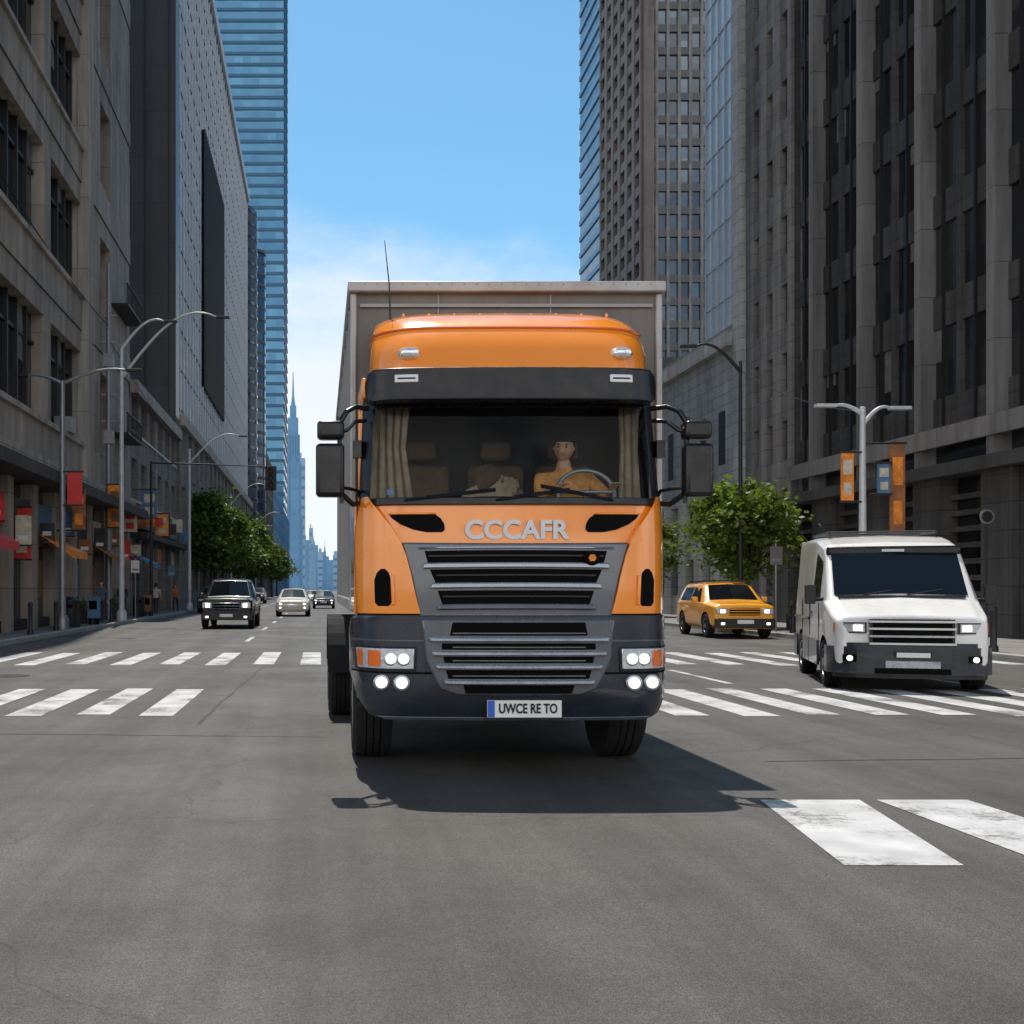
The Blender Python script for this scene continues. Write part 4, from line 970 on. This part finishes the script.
for s in (-1,1):
    for wy,xx,ww_ in ((1.2,1.2,.4),(4.5,1.41,.62),(5.75,1.41,.62)):
        for k in range(12):
            a0=math.pi*(k/12); a1=math.pi*((k+1)/12); r1=.60;r2=.63
            P_=lambda a,r_: (wy+math.cos(a)*r_,.55+math.sin(a)*r_)
            p=[P_(a0,r1),P_(a1,r1),P_(a1,r2),P_(a0,r2)]
            i0=len(b.v)
            for X in (s*xx,s*(xx-ww_)): b.v+=[(X,q[0],q[1]) for q in p]
            for f in ((0,1,2,3),(4,7,6,5),(0,4,5,1),(2,6,7,3),(1,5,6,2),(0,3,7,4)): b.f.append(tuple(i0+j for j in f)); b.m.append(0)
b.obj('mudguards',TR,['rubber'],smooth=False)
b=MB()
for s in (-1,1): b.box(s*1.0,s*1.19,.6,.68,.5,1.28); b.box(s*.8,s*1.2,-.0+.3,.55,.6,1.28)
b.obj('step_wells',TR,['blackp'])

# ---------------- street furniture ----------------
def lamp_head(b,p,d,m=1,L_=.55):
    x,y,z=p; b.box(x-.02 if d>0 else x-L_,x+L_ if d>0 else x+.02,y-.11,y+.11,z-.05,z+.04,m)
def street_lamp(x,y,h,arms,pm='polelight',r0=.13,hm='poledark'):
    e=empty('street_lamp',(x,y,.13)); b=MB(); b.tube([(0,0,0),(0,0,h*.5),(0,0,h)],[r0,r0*.8,r0*.6],0,14); b.lathe((0,0,0),[(r0*1.8,0),(r0*1.8,.35),(r0*1.2,.5)],0,16,'z')
    for (dx,z0,rise) in arms:
        n_=14; pts=[]
        for i in range(n_+1):
            t=i/n_; pts.append((dx*t,0,z0+rise*math.sin(t*math.pi*.62)))
        b.tube(pts,[.07-.03*i/n_ for i in range(n_+1)],0,8); lamp_head(b,pts[-1],dx)
    b.obj('pole_and_arms',e,[pm,hm],bevel=.01); return e
street_lamp(-8.75,48.5,12.0,[(4.2,10.7,2.9),(1.9,12.0,1.3)])
street_lamp(-8.9,38,8.6,[(2.2,8.5,.5),(-1.2,8.5,.3)],'pole')
street_lamp(-8.9,75,11,[(3.4,10.0,2.0)]); street_lamp(-8.9,110,11,[(3.4,10.0,2.0)]); street_lamp(-8.9,150,11,[(3.4,10.0,2.0)])
street_lamp(14.9,30.2,6.4,[(-.75,6.2,.25),(.75,5.9,.5)],'polelight',.12,'polelight')
street_lamp(15.1,39.5,9.6,[(-1.6,9.2,1.0)],'poledark',.09); street_lamp(15.1,62,9,[(-2.2,8.6,1.0)],'pole')
e=empty('utility_pole',(-9.6,50,.13)); b=MB(); b.tube([(0,0,0),(0,0,16.2)],[.17,.1],0,12)
for k in range(5): b.box(-.35,.35,-.04,.04,9+k*1.2,9.08+k*1.2)
for z in (8,11.5): b.box(-.22,.22,-.2,.2,z,z+.6)
b.obj('pole',e,['pole'])
def banner(x,y,zc,w_,h,m,m2,name='banner_sign',px_=None):
    e=empty(name,(x,y,zc)); b=MB(); b.box(-w_/2,w_/2,-.03,.03,-h/2,h/2,0); b.box(-w_*.36,w_*.36,-.036,-.03,h*.05,h*.36,1); b.box(-w_*.3,w_*.3,-.036,-.03,-h*.38,-h*.12,1)
    b.box(-w_/2-.04,w_/2+.04,-.05,.05,h/2,h/2+.06,2); b.box(-w_/2-.04,w_/2+.04,-.05,.05,-h/2-.06,-h/2,2)
    if px_: b.tube([(px_,0,h/2+.03),(0,0,h/2+.03)],.03,2,6); b.tube([(px_,0,-h/2-.03),(0,0,-h/2-.03)],.03,2,6)
    b.obj('panel',e,[m,m2,'poledark'])
banner(-9.25,49.8,5.3,.7,1.9,'signorange','signbrown',px_=-.3)
banner(-8.45,37.9,5.0,.5,1.1,'signred','signred',px_=-.4)
banner(-9.2,42,4.6,.5,1.6,'signbrown','signorange',px_=-.9); banner(-9.3,60,6.2,.8,1.5,'signblue','signcream',px_=-.9); banner(-10.0,36.9,3.4,.6,1.7,'signred','signcream',px_=-.2)
banner(-9.5,55,5.0,.7,1.2,'signcream','signred',px_=-.7); banner(-9.5,66,5.4,.8,1.3,'signorange','signcream',px_=-.7)
banner(15.85,30.2,4.25,.4,2.5,'signbrown','signorange',px_=-.9); banner(14.45,30.15,4.6,.34,1.3,'signorange','signcream',px_=.4)
banner(15.42,30.1,4.55,.34,.8,'signblue','signcream',px_=-.4); banner(15.9,46,4.4,.8,1.1,'frame','signbrown',px_=.4)
e=empty('round_sign',(18.2,30.0,3.5)); b=MB(); b.lathe((0,0,0),[(.2,.03),(.2,0),(.16,-.005)],0,24,'y'); b.lathe((0,-.006,0),[(.15,.004),(.15,0)],1,24,'y'); b.tube([(0,.05,-3.35),(0,.05,.2)],.03,1); b.obj('disc_and_post',e,['fin','poledark'])
def tlight(x,y,z,px_,pz):
    e=empty('traffic_light',(x,y,z)); b=MB(); b.box(-.2,.2,-.12,.12,-.55,.55,0)
    b.box(-.3,.3,.12,.14,-.65,.65,0)
    for k,m in enumerate((1,2,3)):
        zz=.36-.36*k; b.lathe((0,-.125,zz),[(.12,.01),(.12,0),(.06,-.015)],m,18,'y')
        b.lathe((0,-.12,zz),[(.145,0),(.15,-.16),(.14,-.16),(.14,0)],0,18,'y')
    b.tube([(px_,0,-z+.13),(px_,0,pz)],[.10,.06],4,12); b.tube([(px_,0,pz-.1),(px_*.5,0,.62+.1),(0,0,.6)],[.045,.035,.025],4,8)
    b.obj('signal_and_mast',e,['poledark','poledark','poledark','poledark','poledark'],bevel=0)
tlight(-2.6,58,7.4,-6.3,.9)
def bollard(x,y):
    e=empty('bollard',(x,y,.13)); MB().lathe((0,0,0),[(.1,0),(.1,.1),(.07,.15),(.07,.85),(.09,.9),(.05,1.0)],0,16,'z').obj('post',e,['poledark'])
for i in range(7): bollard(-8.95,34+i*3.3)
for i in range(8): bollard(15.0,24.5+i*2.6)
def bin_(x,y):
    e=empty('litter_bin',(x,y,.13)); b=MB(); b.lathe((0,0,0),[(.26,0),(.3,.1),(.3,.9),(.32,.92),(.32,1.0),(.2,1.12)],0,20,'z'); b.box(-.15,.15,-.31,-.28,.72,.85,1); b.obj('bin',e,['poledark','void'])
bin_(-9.2,40.5); bin_(15.6,33.3); bin_(-9.3,56.5)
def newsbox(x,y,m):
    e=empty('newspaper_box',(x,y,.13)); b=MB(); b.box(-.22,.22,-.2,.2,.25,1.05,0); b.box(-.16,.16,-.215,-.2,.6,.95,1); b.box(-.18,-.12,-.15,.15,0,.25,1); b.box(.12,.18,-.15,.15,0,.25,1); b.box(-.24,.24,-.22,.22,1.05,1.1,0); b.obj('box_on_legs',e,[m,'void'],bevel=.015)
newsbox(-9.0,43.8,'signblue'); newsbox(-9.1,58,'signbrown')
def signpost(x,y,m):
    e=empty('parking_sign',(x,y,.13)); b=MB(); b.tube([(0,0,0),(0,0,2.9)],.035,0,8); b.box(-.2,.2,-.05,-.03,2.2,2.8,1); b.box(-.14,.14,-.055,-.05,2.3,2.4,0); b.obj('post_and_plate',e,['pole',m])
signpost(-8.9,53,'white'); signpost(-8.9,66,'signblue'); signpost(15.0,36.2,'fin')
def planter(x,y):
    e=empty('planter',(x,y,.13)); b=MB(); b.box(-.35,.35,-.6,.6,0,.55,0); b.box(-.3,.3,-.55,.55,.551,.57,1)
    rr=random.Random(int(y*7))
    for i in range(160):
        q=Vector((rr.gauss(0,.16),rr.gauss(0,.28),.6+abs(rr.gauss(0,.2)))); u=Vector((rr.gauss(0,1),rr.gauss(0,1),rr.gauss(0,1))).normalized()*.09; v=u.orthogonal().normalized()*.04
        b.poly([q-u,q+v,q+u,q-v],2)
    b.obj('planter_box',e,['midstone','bark','leaf'],smooth=False)
planter(-9.8,45.2); planter(-9.8,52); planter(-9.8,61); planter(16.2,36.8)
def wire(a,c,sag):
    a,c=Vector(a),Vector(c); return [tuple(a.lerp(c,i/16)-Vector((0,0,sag*4*(i/16)*(1-i/16)))) for i in range(17)]
b=MB(); b.tube(wire((-9.6,50,13.5),(FL-.0,30,16),.6),.02,n=5); b.tube(wire((-9.6,50,12.9),(-9.6,110,12),1.2),.02,n=5); b.tube(wire((14.9,30.2,6.4),(15.1,39.5,9.4),.3),.015,n=5)
b.obj('overhead_cables',None,['poledark'])
print('done')
